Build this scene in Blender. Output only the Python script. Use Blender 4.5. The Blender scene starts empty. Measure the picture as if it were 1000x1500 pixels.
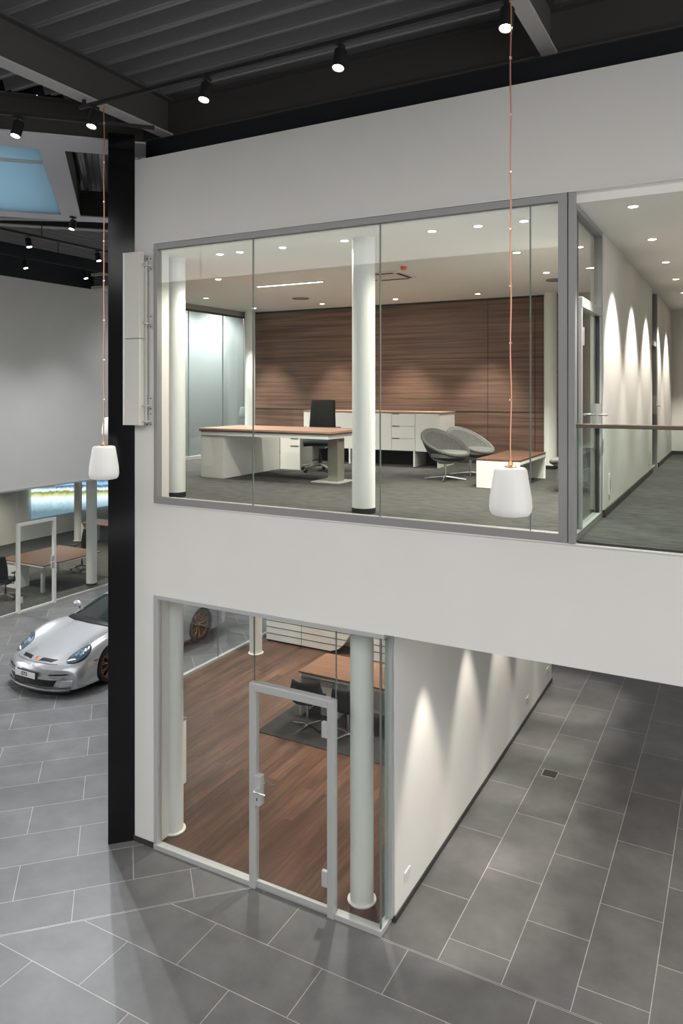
import bpy, bmesh, math, random
from mathutils import Vector, Matrix
random.seed(7)
PI = math.pi; S2 = math.sqrt(2)
COL = bpy.context.scene.collection
SC = bpy.context.scene

# ------------------------------------------------------------------ materials
def mat(name, col=(.5, .5, .5), rough=.5, metal=0., spec=.5, emit=None, estr=0., coat=0.):
    m = bpy.data.materials.new(name); m.use_nodes = True
    b = m.node_tree.nodes['Principled BSDF']
    b.inputs['Base Color'].default_value = (*col, 1)
    b.inputs['Roughness'].default_value = rough
    b.inputs['Metallic'].default_value = metal
    b.inputs['Specular IOR Level'].default_value = spec
    b.inputs['Coat Weight'].default_value = coat
    b.inputs['Coat Roughness'].default_value = .05
    if emit:
        b.inputs['Emission Color'].default_value = (*emit, 1)
        b.inputs['Emission Strength'].default_value = estr
    return m

def N(m, t, **kw):
    n = m.node_tree.nodes.new(t)
    for k, v in kw.items(): setattr(n, k, v)
    return n
def L(m, a, b): m.node_tree.links.new(a, b)

def coords(m, scale=(1, 1, 1), rot=(0, 0, 0), loc=(0, 0, 0)):
    g = N(m, 'ShaderNodeNewGeometry')
    mp = N(m, 'ShaderNodeMapping')
    mp.inputs['Scale'].default_value = scale
    mp.inputs['Rotation'].default_value = rot
    mp.inputs['Location'].default_value = loc
    L(m, g.outputs['Position'], mp.inputs['Vector'])
    return mp.outputs['Vector']

def noise_mix(name, c1, c2, scale=3., detail=4, rough=.6, vscale=(1, 1, 1), lo=.35, hi=.65, spec=.5, bump=0., bscale=200.):
    m = mat(name, c1, rough, spec=spec)
    b = m.node_tree.nodes['Principled BSDF']
    v = coords(m, vscale)
    n = N(m, 'ShaderNodeTexNoise'); n.inputs['Scale'].default_value = scale; n.inputs['Detail'].default_value = detail
    L(m, v, n.inputs['Vector'])
    r = N(m, 'ShaderNodeValToRGB')
    r.color_ramp.elements[0].position = lo; r.color_ramp.elements[0].color = (*c1, 1)
    r.color_ramp.elements[1].position = hi; r.color_ramp.elements[1].color = (*c2, 1)
    L(m, n.outputs['Fac'], r.inputs['Fac']); L(m, r.outputs['Color'], b.inputs['Base Color'])
    if bump:
        n2 = N(m, 'ShaderNodeTexNoise'); n2.inputs['Scale'].default_value = bscale; n2.inputs['Detail'].default_value = 2
        L(m, coords(m), n2.inputs['Vector'])
        bp = N(m, 'ShaderNodeBump'); bp.inputs['Strength'].default_value = bump; bp.inputs['Distance'].default_value = .005
        L(m, n2.outputs['Fac'], bp.inputs['Height']); L(m, bp.outputs['Normal'], b.inputs['Normal'])
    return m

def tile_mat(name, rot, loc, grout=(.36, .35, .33)):
    """stone tiles 1.2 x 0.6 m, half bond; local u axis runs along the tile length"""
    m = mat(name, (.1, .1, .1), .42, spec=.45)
    b = m.node_tree.nodes['Principled BSDF']
    v = coords(m, (1, 1, 1), (0, 0, rot), loc)
    br = N(m, 'ShaderNodeTexBrick'); br.offset = .5; br.offset_frequency = 2; br.squash = 1
    for k, val in (('Scale', 1.), ('Mortar Size', .0035), ('Mortar Smooth', 0.), ('Bias', 0.), ('Brick Width', 1.205), ('Row Height', .6)):
        br.inputs[k].default_value = val
    br.inputs['Color1'].default_value = (.098, .098, .099, 1); br.inputs['Color2'].default_value = (.125, .125, .126, 1)
    br.inputs['Mortar'].default_value = (*grout, 1)
    L(m, v, br.inputs['Vector'])
    n = N(m, 'ShaderNodeTexNoise'); n.inputs['Scale'].default_value = 2.3; n.inputs['Detail'].default_value = 7; n.inputs['Roughness'].default_value = .6
    L(m, coords(m), n.inputs['Vector'])
    r = N(m, 'ShaderNodeValToRGB')
    r.color_ramp.elements[0].position = .3; r.color_ramp.elements[0].color = (.84, .84, .84, 1)
    r.color_ramp.elements[1].position = .72; r.color_ramp.elements[1].color = (1.28, 1.28, 1.28, 1)
    L(m, n.outputs['Fac'], r.inputs['Fac'])
    mx = N(m, 'ShaderNodeMix', data_type='RGBA', blend_type='MULTIPLY'); mx.inputs['Factor'].default_value = 1
    L(m, br.outputs['Color'], mx.inputs['A']); L(m, r.outputs['Color'], mx.inputs['B'])
    L(m, mx.outputs['Result'], b.inputs['Base Color'])
    return m

def wood_mat(name, rot=0., plank=None, cols=((.06, .026, .014), (.15, .068, .036)), rough=.38, grain=(1.2, 26, 26), axis='xy', loc=(0, 0, 0)):
    m = mat(name, cols[0], rough, spec=.4)
    b = m.node_tree.nodes['Principled BSDF']
    rr = (0, 0, rot) if axis == 'xy' else (PI / 2, 0, rot)
    v = coords(m, (1, 1, 1), rr, loc)
    sc = N(m, 'ShaderNodeMapping'); sc.inputs['Scale'].default_value = grain
    L(m, v, sc.inputs['Vector'])
    n = N(m, 'ShaderNodeTexNoise'); n.inputs['Scale'].default_value = 1.; n.inputs['Detail'].default_value = 8; n.inputs['Roughness'].default_value = .62
    n.inputs['Distortion'].default_value = .0
    vec = sc.outputs['Vector']
    if plank:
        br = N(m, 'ShaderNodeTexBrick'); br.offset = .37; br.offset_frequency = 3
        for k, val in (('Scale', 1.), ('Mortar Size', .0012), ('Mortar Smooth', .1), ('Bias', 0.), ('Brick Width', plank[0]), ('Row Height', plank[1])):
            br.inputs[k].default_value = val
        br.inputs['Color1'].default_value = (.0, .0, .0, 1); br.inputs['Color2'].default_value = (1, 1, 1, 1)
        br.inputs['Mortar'].default_value = (.5, .5, .5, 1)
        L(m, v, br.inputs['Vector'])
        ad = N(m, 'ShaderNodeVectorMath', operation='MULTIPLY_ADD')
        L(m, br.outputs['Color'], ad.inputs[0]); ad.inputs[1].default_value = (7, 13, 5); L(m, vec, ad.inputs[2])
        vec = ad.outputs[0]
    L(m, vec, n.inputs['Vector'])
    r = N(m, 'ShaderNodeValToRGB')
    r.color_ramp.elements[0].position = .3; r.color_ramp.elements[0].color = (*cols[0], 1)
    r.color_ramp.elements[1].position = .7; r.color_ramp.elements[1].color = (*cols[1], 1)
    L(m, n.outputs['Fac'], r.inputs['Fac'])
    out = r.outputs['Color']
    if plank:
        r2 = N(m, 'ShaderNodeValToRGB')
        r2.color_ramp.elements[0].color = (.75, .72, .7, 1); r2.color_ramp.elements[1].color = (1.3, 1.3, 1.3, 1)
        L(m, br.outputs['Color'], r2.inputs['Fac'])
        mx = N(m, 'ShaderNodeMix', data_type='RGBA', blend_type='MULTIPLY'); mx.inputs['Factor'].default_value = 1
        L(m, out, mx.inputs['A']); L(m, r2.outputs['Color'], mx.inputs['B'])
        mo = N(m, 'ShaderNodeMix', data_type='RGBA'); L(m, br.outputs['Fac'], mo.inputs['Factor'])
        L(m, mx.outputs['Result'], mo.inputs['A']); mo.inputs['B'].default_value = (.035, .018, .01, 1)
        out = mo.outputs['Result']
    L(m, out, b.inputs['Base Color'])
    return m

def glass_mat(name, tint=(.972, .988, .980), rough=0., ior=1.5):
    m = bpy.data.materials.new(name); m.use_nodes = True
    nt = m.node_tree; nt.nodes.clear()
    o = N(m, 'ShaderNodeOutputMaterial'); tr = N(m, 'ShaderNodeBsdfTransparent'); gl = N(m, 'ShaderNodeBsdfGlossy'); mx = N(m, 'ShaderNodeMixShader')
    fr = N(m, 'ShaderNodeFresnel'); ge = N(m, 'ShaderNodeNewGeometry'); mr = N(m, 'ShaderNodeMapRange')
    mr.inputs['To Min'].default_value = ior; mr.inputs['To Max'].default_value = 1 / ior     # same reflectance from either side
    L(m, ge.outputs['Backfacing'], mr.inputs['Value']); L(m, mr.outputs['Result'], fr.inputs['IOR'])
    tr.inputs['Color'].default_value = (*tint, 1); gl.inputs['Roughness'].default_value = rough
    L(m, fr.outputs['Fac'], mx.inputs['Fac']); L(m, tr.outputs[0], mx.inputs[1]); L(m, gl.outputs[0], mx.inputs[2]); L(m, mx.outputs[0], o.inputs['Surface'])
    return m

M = {}
M['wall'] = noise_mix('painted_wall', (.70, .69, .665), (.72, .71, .685), 1.5, rough=.7, spec=.25)
M['ceil'] = mat('office_ceiling', (.84, .83, .79), .8, spec=.2)
M['tile_corr'] = tile_mat('tiles_passage', -PI / 2, (.31, .0, 0))
M['tile_fore'] = tile_mat('tiles_forecourt', 0, (-.31, .02, 0))
M['tile_show'] = tile_mat('tiles_showroom', -PI / 4, (1.075, .26, 0))
M['carpet'] = noise_mix('grey_carpet', (.054, .055, .0525), (.080, .081, .078), 5, 8, rough=.95, spec=.1, bump=.8, bscale=260, vscale=(1, 2.2, 1))
M['rug'] = noise_mix('dark_rug', (.028, .027, .027), (.045, .044, .043), 8, 5, rough=.95, spec=.1, vscale=(3, 14, 1), bump=.6, bscale=200)
M['parquet'] = wood_mat('walnut_parquet', -PI / 2, (1.9, .145), cols=((.045, .022, .014), (.135, .068, .042)), grain=(1.1, 16, 16), rough=.33)
M['walnut'] = wood_mat('walnut_panel', 0, None, cols=((.080, .047, .036), (.255, .158, .118)), grain=(.55, 26, 26), axis='xz', rough=.42)
M['walnut_top'] = wood_mat('walnut_tabletop', 0, None, cols=((.15, .075, .045), (.25, .135, .088)), grain=(1., 30, 26), rough=.35)
M['walnut_glare'] = wood_mat('walnut_tabletop_glare', 0, None, cols=((.32, .20, .15), (.44, .29, .22)), grain=(1., 30, 26), rough=.3)  # walnut lightened: grazing glare on the tops is put into the colour
M['walnut_dark'] = wood_mat('walnut_tabletop_dark', PI / 2, None, cols=((.085, .045, .032), (.17, .092, .064)), grain=(1., 30, 26), rough=.35)
M['glass'] = glass_mat('clear_glass')
M['glass_edge'] = mat('glass_joint', (.13, .16, .15), .3)
M['glass_tint'] = glass_mat('green_tinted_glass', (.90, .95, .93))
def frosted(name, col):
    m = bpy.data.materials.new(name); m.use_nodes = True; m.node_tree.nodes.clear()
    o = N(m, 'ShaderNodeOutputMaterial'); t = N(m, 'ShaderNodeBsdfTranslucent'); g = N(m, 'ShaderNodeBsdfDiffuse'); x = N(m, 'ShaderNodeMixShader')
    t.inputs['Color'].default_value = (*col, 1); g.inputs['Color'].default_value = (*col, 1); x.inputs['Fac'].default_value = .15
    L(m, t.outputs[0], x.inputs[1]); L(m, g.outputs[0], x.inputs[2]); L(m, x.outputs[0], o.inputs['Surface']); return m
M['sky_glass'] = frosted('teal_skylight_blind', (.33, .437, .505))
M['alu'] = mat('grey_aluminium', (.30, .30, .30), .42, .25)
M['alu_light'] = mat('light_aluminium', (.50, .51, .51), .38, .3)
M['chrome'] = mat('chrome', (.75, .75, .75), .14, 1.)
M['white_lac'] = mat('white_lacquer', (.80, .80, .775), .35)
M['offwhite'] = mat('offwhite_metal', (.62, .60, .56), .4)
M['black_gloss'] = mat('black_gloss', (.004, .004, .005), .12, spec=.35)
M['black_mat'] = mat('black_matt', (.012, .012, .013), .5)
M['skirting'] = mat('dark_skirting', (.035, .034, .032), .5)
M['deck'] = mat('dark_metal_deck', (.30, .298, .308), .32, .5, spec=.6)
M['beam'] = mat('dark_steel', (.070, .067, .062), .5, .1)
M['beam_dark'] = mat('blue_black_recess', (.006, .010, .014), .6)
M['lit_flange'] = mat('lit_grey_flange', (.40, .39, .375), .5, .1)  # paler than the beam steel: light from below put into the colour
M['white_steel'] = mat('white_steel', (.60, .59, .63), .5)
M['column'] = mat('column_paint', (.74, .76, .74), .5)
M['fabric_dark'] = noise_mix('charcoal_fabric', (.007, .0075, .008), (.016, .017, .018), 60, 4, rough=.9, spec=.15)
M['fabric_grey'] = noise_mix('grey_fabric', (.12, .124, .122), (.17, .175, .172), 60, 4, rough=.9, spec=.15)
M['fabric_char'] = noise_mix('charcoal_wool', (.040, .041, .041), (.062, .063, .062), 60, 4, rough=.9, spec=.15)
M['fabric_mid'] = noise_mix('anthracite_fabric', (.060, .060, .059), (.09, .09, .088), 60, 4, rough=.9, spec=.15)
M['fabric_teal'] = noise_mix('petrol_black_fabric', (.010, .022, .028), (.02, .038, .045), 60, 4, rough=.85, spec=.2)
M['shell_grey'] = mat('pale_grey_shell', (.36, .36, .34), .4)
M['taupe'] = mat('taupe_metal', (.25, .235, .20), .4, .3)
M['copper'] = mat('copper_cord', (.52, .25, .17), .35, .7)
M['bead'] = mat('bright_bead', (.9, .8, .75), .2, .8)
M['opal'] = mat('opal_shade', (.62, .62, .605), .45, emit=(1, .98, .95), estr=.05)
M['lamp'] = mat('lit_lens', (1, 1, 1), .5, emit=(1, .94, .84), estr=9.)
M['lamp_spot'] = mat('lit_spot_lens', (1, 1, 1), .5, emit=(1, .95, .86), estr=14.)
M['orange'] = mat('orange_plastic', (.75, .16, .04), .4)
M['plastic'] = mat('white_plastic', (.75, .74, .71), .35)
M['slot'] = mat('dark_slot', (.03, .03, .03), .7)
M['brass'] = mat('warm_metal', (.6, .35, .2), .3, .8)
M['rail'] = mat('brown_grey_rail', (.13, .105, .085), .4, .2)
M['unseen_wall'] = mat('dark_wall', (.06, .058, .055), .8, spec=.1)
M['car'] = mat('silver_car_paint', (.50, .51, .535), .27, .6, coat=1.)
M['car_black'] = mat('car_black_trim', (.008, .008, .009), .35)
M['car_glass'] = mat('car_dark_glass', (.012, .018, .018), .05, spec=.7)
M['tyre'] = mat('tyre_rubber', (.012, .012, .012), .75)
M['bronze'] = mat('bronze_rim', (.36, .19, .115), .28, .85)
M['hl'] = mat('headlight_cluster', (.05, .07, .10), .08, spec=.8, coat=1.)
M['hl_lens'] = mat('headlight_projector', (.5, .62, .8), .1, .9)
M['plate'] = mat('plate_white', (.70, .73, .78), .4)
M['gold'] = mat('badge_gold', (.75, .42, .15), .3, .6)
M['red'] = mat('badge_red', (.5, .05, .03), .4)
M['interior'] = mat('car_interior', (.03, .03, .03), .7)

# glowing road picture standing in for a screen reflected in the glass
def reflected_screen_mat():
    m = mat('road_picture_reflection', (.02, .02, .02), .3)
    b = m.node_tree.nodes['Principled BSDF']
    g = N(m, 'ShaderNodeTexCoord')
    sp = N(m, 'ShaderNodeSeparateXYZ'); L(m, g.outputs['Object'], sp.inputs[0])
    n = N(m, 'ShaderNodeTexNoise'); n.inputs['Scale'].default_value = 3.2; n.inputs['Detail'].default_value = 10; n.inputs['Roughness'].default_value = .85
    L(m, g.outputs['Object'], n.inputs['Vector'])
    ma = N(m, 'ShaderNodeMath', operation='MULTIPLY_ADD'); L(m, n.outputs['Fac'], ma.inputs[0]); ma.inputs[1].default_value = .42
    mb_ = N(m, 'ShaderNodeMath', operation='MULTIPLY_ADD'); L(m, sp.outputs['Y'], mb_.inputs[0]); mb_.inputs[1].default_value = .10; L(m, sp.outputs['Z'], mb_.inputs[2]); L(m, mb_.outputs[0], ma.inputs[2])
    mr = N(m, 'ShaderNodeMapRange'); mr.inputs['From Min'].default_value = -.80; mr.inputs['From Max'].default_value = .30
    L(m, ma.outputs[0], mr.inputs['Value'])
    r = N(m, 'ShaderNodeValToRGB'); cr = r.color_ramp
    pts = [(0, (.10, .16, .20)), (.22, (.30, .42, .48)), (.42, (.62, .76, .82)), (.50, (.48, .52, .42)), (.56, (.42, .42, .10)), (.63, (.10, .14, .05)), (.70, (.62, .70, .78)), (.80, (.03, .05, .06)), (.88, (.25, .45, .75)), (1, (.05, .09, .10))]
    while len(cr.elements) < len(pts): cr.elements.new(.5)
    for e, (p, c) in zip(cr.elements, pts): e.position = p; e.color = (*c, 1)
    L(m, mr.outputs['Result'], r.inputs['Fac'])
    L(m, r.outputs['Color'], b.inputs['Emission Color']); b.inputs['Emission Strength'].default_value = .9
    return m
M['screen'] = reflected_screen_mat()

# ------------------------------------------------------------------ mesh builder
class MB:
    def __init__(s): s.v = []; s.f = []; s.m = []
    def add(s, v, f, mi=0):
        o = len(s.v); s.v += [tuple(p) for p in v]; s.f += [tuple(o + i for i in q) for q in f]; s.m += [mi] * len(f); return s
    def box(s, x0, y0, z0, x1, y1, z1, mi=0, mx=None):
        x0, x1 = sorted((x0, x1)); y0, y1 = sorted((y0, y1)); z0, z1 = sorted((z0, z1))
        v = [(x0, y0, z0), (x1, y0, z0), (x1, y1, z0), (x0, y1, z0), (x0, y0, z1), (x1, y0, z1), (x1, y1, z1), (x0, y1, z1)]
        if mx: v = [mx @ Vector(p) for p in v]
        return s.add(v, [(0, 3, 2, 1), (4, 5, 6, 7), (0, 1, 5, 4), (1, 2, 6, 5), (2, 3, 7, 6), (3, 0, 4, 7)], mi)
    def prism(s, poly, z0, z1, mi=0, mx=None):
        n = len(poly)
        a = sum(poly[i][0] * poly[(i + 1) % n][1] - poly[(i + 1) % n][0] * poly[i][1] for i in range(n))
        if a < 0: poly = poly[::-1]
        v = [(x, y, z0) for x, y in poly] + [(x, y, z1) for x, y in poly]
        if mx: v = [mx @ Vector(p) for p in v]
        return s.add(v, [tuple(range(n))[::-1], tuple(range(n, 2 * n))] + [(i, (i + 1) % n, n + (i + 1) % n, n + i) for i in range(n)], mi)
    def lathe(s, prof, c=(0, 0, 0), seg=24, mi=0, mx=None, flute=None, cap=True):
        v = []; f = []
        for r, z in prof:
            for k in range(seg):
                a = 2 * PI * k / seg
                rr = r * (1 + (flute[1] * math.cos(flute[0] * a) if flute else 0))
                p = Vector((rr * math.cos(a), rr * math.sin(a), z))
                if mx: p = mx @ p
                v.append((p[0] + c[0], p[1] + c[1], p[2] + c[2]))
        for i in range(len(prof) - 1):
            for k in range(seg):
                f.append((i * seg + k, i * seg + (k + 1) % seg, (i + 1) * seg + (k + 1) % seg, (i + 1) * seg + k))
        cap = cap and prof[0] != prof[-1]
        if cap and prof[0][0] > 1e-5: f.append(tuple(range(seg))[::-1])
        if cap and prof[-1][0] > 1e-5: f.append(tuple((len(prof) - 1) * seg + k for k in range(seg)))
        return s.add(v, f, mi)
    def tube(s, pts, r, seg=8, mi=0):
        pts = [Vector(p) for p in pts]; rs = r if isinstance(r, (list, tuple)) else [r] * len(pts)
        v = []; f = []; up = None
        for i, p in enumerate(pts):
            d = (pts[min(i + 1, len(pts) - 1)] - pts[max(i - 1, 0)]).normalized()
            if up is None:
                up = d.orthogonal().normalized()
            else:
                up = (up - d * up.dot(d)); up = up.normalized() if up.length > 1e-6 else d.orthogonal().normalized()
            q = d.cross(up)
            for k in range(seg):
                a = 2 * PI * k / seg
                v.append(p + (up * math.cos(a) + q * math.sin(a)) * rs[i])
        for i in range(len(pts) - 1):
            for k in range(seg):
                f.append((i * seg + k, i * seg + (k + 1) % seg, (i + 1) * seg + (k + 1) % seg, (i + 1) * seg + k))
        f.append(tuple(range(seg))[::-1]); f.append(tuple((len(pts) - 1) * seg + k for k in range(seg)))
        return s.add(v, f, mi)
    def grid(s, rows, mi=0, closed=False):
        nr = len(rows); nc = len(rows[0]); f = []
        for i in range(nr - 1):
            for j in range(nc if closed else nc - 1):
                f.append((i * nc + j, i * nc + (j + 1) % nc, (i + 1) * nc + (j + 1) % nc, (i + 1) * nc + j))
        return s.add([p for r in rows for p in r], f, mi)
    def build(s, name, mats, parent=None, smooth=False, bevel=0., loc=None, fix=True, solid=0.):
        me = bpy.data.meshes.new(name); me.from_pydata(s.v, [], s.f)
        if not isinstance(mats, (list, tuple)): mats = [mats]
        for k in mats: me.materials.append(M[k])
        for p, i in zip(me.polygons, s.m): p.material_index = i
        bm = bmesh.new(); bm.from_mesh(me)
        bmesh.ops.remove_doubles(bm, verts=bm.verts, dist=1e-5)
        if fix: bmesh.ops.recalc_face_normals(bm, faces=bm.faces)
        bm.to_mesh(me); bm.free()
        o = bpy.data.objects.new(name, me); COL.objects.link(o)
        if parent: o.parent = parent
        if loc: o.location = loc
        if smooth:
            for p in me.polygons: p.use_smooth = True
            try: me.set_sharp_from_angle(angle=math.radians(42))
            except Exception: pass
        if solid:
            md = o.modifiers.new('solid', 'SOLIDIFY'); md.thickness = solid; md.offset = 0
        if bevel:
            md = o.modifiers.new('bevel', 'BEVEL'); md.width = bevel; md.segments = 2; md.limit_method = 'ANGLE'; md.angle_limit = math.radians(40)
        return o

def tag(o, label=None, cat=None, group=None, kind=None):
    if label: o['label'] = label
    if cat: o['category'] = cat
    if group: o['group'] = group
    if kind: o['kind'] = kind
    return o
def thing(name, loc, label, cat, group=None, rz=0., kind=None):
    o = bpy.data.objects.new(name, None); COL.objects.link(o); o.empty_display_size = .1
    o.location = loc; o.rotation_euler = (0, 0, rz)
    return tag(o, label, cat, group, kind)
def st(o, label=None, cat=None): return tag(o, label, cat, kind='structure')
def dup(root, loc, rz=None, label=None, group=None):
    r = root.copy(); COL.objects.link(r); r.location = loc
    if rz is not None: r.rotation_euler = (0, 0, rz)
    if label: r['label'] = label
    if group: r['group'] = group
    for ch in list(root.children):
        c = ch.copy(); COL.objects.link(c); c.parent = r
        for g in list(ch.children):
            d = g.copy(); COL.objects.link(d); d.parent = c
    return r
def B(name, m, x0, y0, z0, x1, y1, z1, parent=None, bevel=0.):
    return MB().box(x0, y0, z0, x1, y1, z1).build(name, m, parent, bevel=bevel)
def gn(g, n): return ((g - n) / S2, (g + n) / S2)      # diagonal (45 degree) directions of the showroom

def spot(loc, energy, angle, blend=.5, rot=(0, 0, 0), col=(1, .92, .80), size=.03, parent=None, name='lamp_light'):
    l = bpy.data.lights.new(name, 'SPOT'); l.energy = energy; l.spot_size = math.radians(angle); l.spot_blend = blend
    l.color = col; l.shadow_soft_size = size
    o = bpy.data.objects.new(name, l); COL.objects.link(o); o.location = loc; o.rotation_euler = rot
    if parent: o.parent = parent
    return o

# ------------------------------------------------------------------ FLOORS
FZ = 4.0; CZ = 6.9
f = MB()
# forecourt: y < -.03 and n < 1.05 (n = (y-x)/sqrt2)
nb = 1.05 * S2
f.add([(-.03 - nb, -.03, 0), (12, -.03, 0), (12, -14, 0), (-14 - nb, -14, 0)], [(0, 3, 2, 1)], 0)
f.add([(-.03 - nb, -.03, 0), (-14 - nb, -14, 0), (-24, -14, 0), (-24, 24, 0), (0., 24, 0), (0, -.03, 0)], [(0, 5, 4, 3, 2, 1)], 1)
f.add([(0, -.03, 0), (12, -.03, 0), (12, 24, 0), (0, 24, 0)], [(0, 1, 2, 3)], 2)
st(f.build('floor', ['tile_fore', 'tile_show', 'tile_corr'], fix=False), 'dark grey stone tile floor of the showroom and passage', 'floor')
# expansion joints: pairs of thin bright strips with a dark gap
j = MB()
j.box(.02, -.036, 0, 6, -.032, .002); j.box(.02, -.022, 0, 6, -.018, .002); j.box(.02, -.032, 0, 6, -.022, .001, 1)
st(j.build('trim_1', ['alu_light', 'skirting']), 'double metal expansion joint running along the passage threshold', 'floor trim')
j = MB(); rt = Matrix.Rotation(PI / 4, 4, 'Z')
for a, b, mi, h in ((1.035, 1.039, 0, .002), (1.049, 1.053, 0, .002), (1.039, 1.049, 1, .001)):
    j.box(-14, a, 0, -1.06, b, h, mi, rt)
st(j.build('trim_2', ['alu_light', 'skirting']), 'double metal expansion joint running diagonally across the showroom tiles', 'floor trim')
# lower office parquet
room = [(-3.1, .06), (.0, .06), (.0, 6.95), (-5.9, 6.95), (-5.9, 2.86)]
st(MB().prism(room, .0, .012).build('floor_wood', 'parquet'), 'walnut plank floor of the ground level glass office', 'floor')
# storey slab with carpet
slab = [(-3.1, .25), (12, .25), (12, 10.9), (-5.92, 10.9), (-5.92, 2.9)]
st(MB().prism(slab, 2.95, FZ - .01).build('ceiling_lower', 'wall'), 'white soffit slab over the ground level', 'ceiling')
carp = [(-3.1, .06), (12, .06), (12, 10.9), (-5.9, 10.9), (-5.9, 2.9)]
st(MB().prism(carp, FZ - .01, FZ).build('floor_upper', 'carpet'), 'grey carpet floor of the upper level', 'floor')

# ------------------------------------------------------------------ MAIN FACADE
w = MB()
w.box(-3.19, 0, .0, -2.89, .25, 8.0)
w.box(-2.89, 0, 6.99, 12, .25, 8.0)
w.box(-2.89, 0, 2.93, 12, .25, 3.99)
st(w.build('wall_front', 'wall'), 'white painted facade wall around the two glazed offices', 'wall')
b = MB(); b.box(-3.2, -.012, 0, -2.88, 0, .06)
st(b.build('baseboard_front', 'skirting'), 'dark skirting at foot of narrow white wall strip', 'skirting')
# black clad diagonal wall end beside the facade
mxd = Matrix.Rotation(3 * PI / 4, 4, 'Z')          # local +x runs along (-1,1)
bw = MB()
mtx = Matrix.Translation((-3.19, .0, 0)) @ mxd
bw.box(0, 0, 0, 3.95, .30, 4.35, 0, mtx); bw.box(0, 0, 4.356, 3.95, .30, 6.84, 0, mtx); bw.box(0, 0, 6.846, 3.95, .30, 8.3, 0, mtx)
bw.box(.004, .004, 0, 3.95, .296, 8.3, 0, mtx)
st(bw.build('wall_left', 'black_gloss'), 'glossy black clad wall end beside the white facade', 'wall')

# upper ceiling over offices and corridor, roof slab
st(MB().prism([(-3.1, .25), (12, .25), (12, 10.9), (-5.92, 10.9), (-5.92, 2.9)], CZ, CZ + .15).build('ceiling_office', 'ceil'), 'white plaster ceiling of the upper office and corridor', 'ceiling')
B_ = B('ceiling_edge', 'ceil', -2.89, .05, CZ, 12, .25, 6.99); st(B_, 'white ceiling edge behind the facade', 'ceiling')

# upper office walls
ww = MB()
ww.box(-5.9, 6.1, FZ, 1.72, 6.2, CZ)
st(ww.build('wall_back', 'walnut'), 'walnut veneer panel wall at the back of the upper office', 'wall')
ws = MB()
for z in (4.92, 5.86): ws.box(-5.9, 6.094, z - .004, 1.72, 6.1, z + .004)
for x in (-.82, .0, .62): ws.box(x - .004, 6.094, FZ, x + .004, 6.1, CZ)
ws.box(-5.9, 6.09, FZ, 1.72, 6.1, FZ + .06)
ws.box(-5.9, 6.07, CZ - .035, 1.72, 6.1, CZ)
st(ws.build('trim_3', 'slot'), 'dark shadow joints and base of the walnut panel wall', 'trim')
# corridor partition
wc = MB()
wc.box(1.72, 1.40, FZ, 1.85, 6.05, CZ); wc.box(1.72, 6.90, FZ, 1.85, 9.75, CZ); wc.box(1.72, 9.75, FZ, 4.6, 9.9, CZ)
st(wc.build('wall_corridor', 'wall'), 'white corridor wall with light scallops on the upper level', 'wall')
st(B('wall_right', 'wall', 4.0, .3, FZ, 4.15, 9.75, CZ), 'white wall on the far side of upper corridor', 'wall')
bb = MB(); bb.box(1.85, 1.39, FZ, 1.866, 6.04, FZ + .075); bb.box(1.72, 1.384, FZ, 1.866, 1.40, FZ + .075); bb.box(1.85, 6.91, FZ, 1.866, 9.75, FZ + .075); bb.box(1.866, 9.734, FZ, 4.0, 9.75, FZ + .075)
st(bb.build('baseboard_corridor', 'skirting'), 'dark skirting along the upper corridor wall', 'skirting')

# lower passage wall and lower office back
wl = MB()
wl.box(-.06, .24, .0, .05, 7.14, 2.95)
st(wl.build('wall_passage', 'wall'), 'long white wall of the ground level passage', 'wall')
st(B('wall_unseen_end', 'wall', -5.9, 24, 0, 10.7, 24.2, 8.7), 'unseen white end wall added to shut out daylight behind the passage', 'wall')  # unseen wall, added to keep open-end daylight off the passage floor
st(B('wall_unseen_side', 'wall', 10.5, .3, 0, 10.7, 24, 8.7), 'unseen white side wall added to darken the passage', 'wall')  # unseen wall, added to cut daylight from the side
st(B('wall_office_back', 'wall', -5.9, 6.95, 0, -.06, 7.14, 2.95), 'white back wall of the ground level office', 'wall')
bb = MB(); bb.box(.05, .235, 0, .064, 7.15, .06); bb.box(-.06, .226, 0, .064, .24, .06)
st(bb.build('baseboard_passage', 'skirting'), 'dark skirting along the ground level passage wall', 'skirting')

# ------------------------------------------------------------------ WINDOWS
# window_1: big upper glazing
w1 = tag(thing('window_1', (0, 0, 0), 'wide grey framed office window on the upper level', 'window'), kind='structure')
fr = MB()
fr.box(-2.885, -.012, 3.99, 1.70, .07, 4.065); fr.box(-2.885, -.012, 6.92, 1.70, .07, 6.985)
fr.box(-2.885, -.012, 4.065, -2.835, .07, 6.92); fr.box(1.70, -.012, 3.99, 1.775, .07, 6.985)
fr.box(1.783, -.02, 3.985, 1.84, .07, 6.985)
fr.build('window_frame', 'alu', w1, bevel=.004)
ed = MB(); ed.box(-2.895, -.016, 3.978, 1.85, .01, 3.988); ed.box(-2.895, -.016, 6.987, 12, .01, 6.997); ed.box(1.85, -.016, 3.978, 12, .01, 3.988)
st(ed.build('trim_4', 'plastic'), 'thin white edge profile around the upper opening', 'trim')
xs = [-2.835, -1.515, -.01, 1.45, 1.70]
for a, b_ in zip(xs[:-1], xs[1:]):
    B('pane', 'glass', a + .004, .02, 4.065, b_ - .004, .032, 6.92, w1)
jt = MB()
for x in xs[1:-1]: jt.box(x - .005, .018, 4.065, x + .005, .034, 6.92)
jt.build('glass_joint', 'glass_edge', w1)
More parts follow.
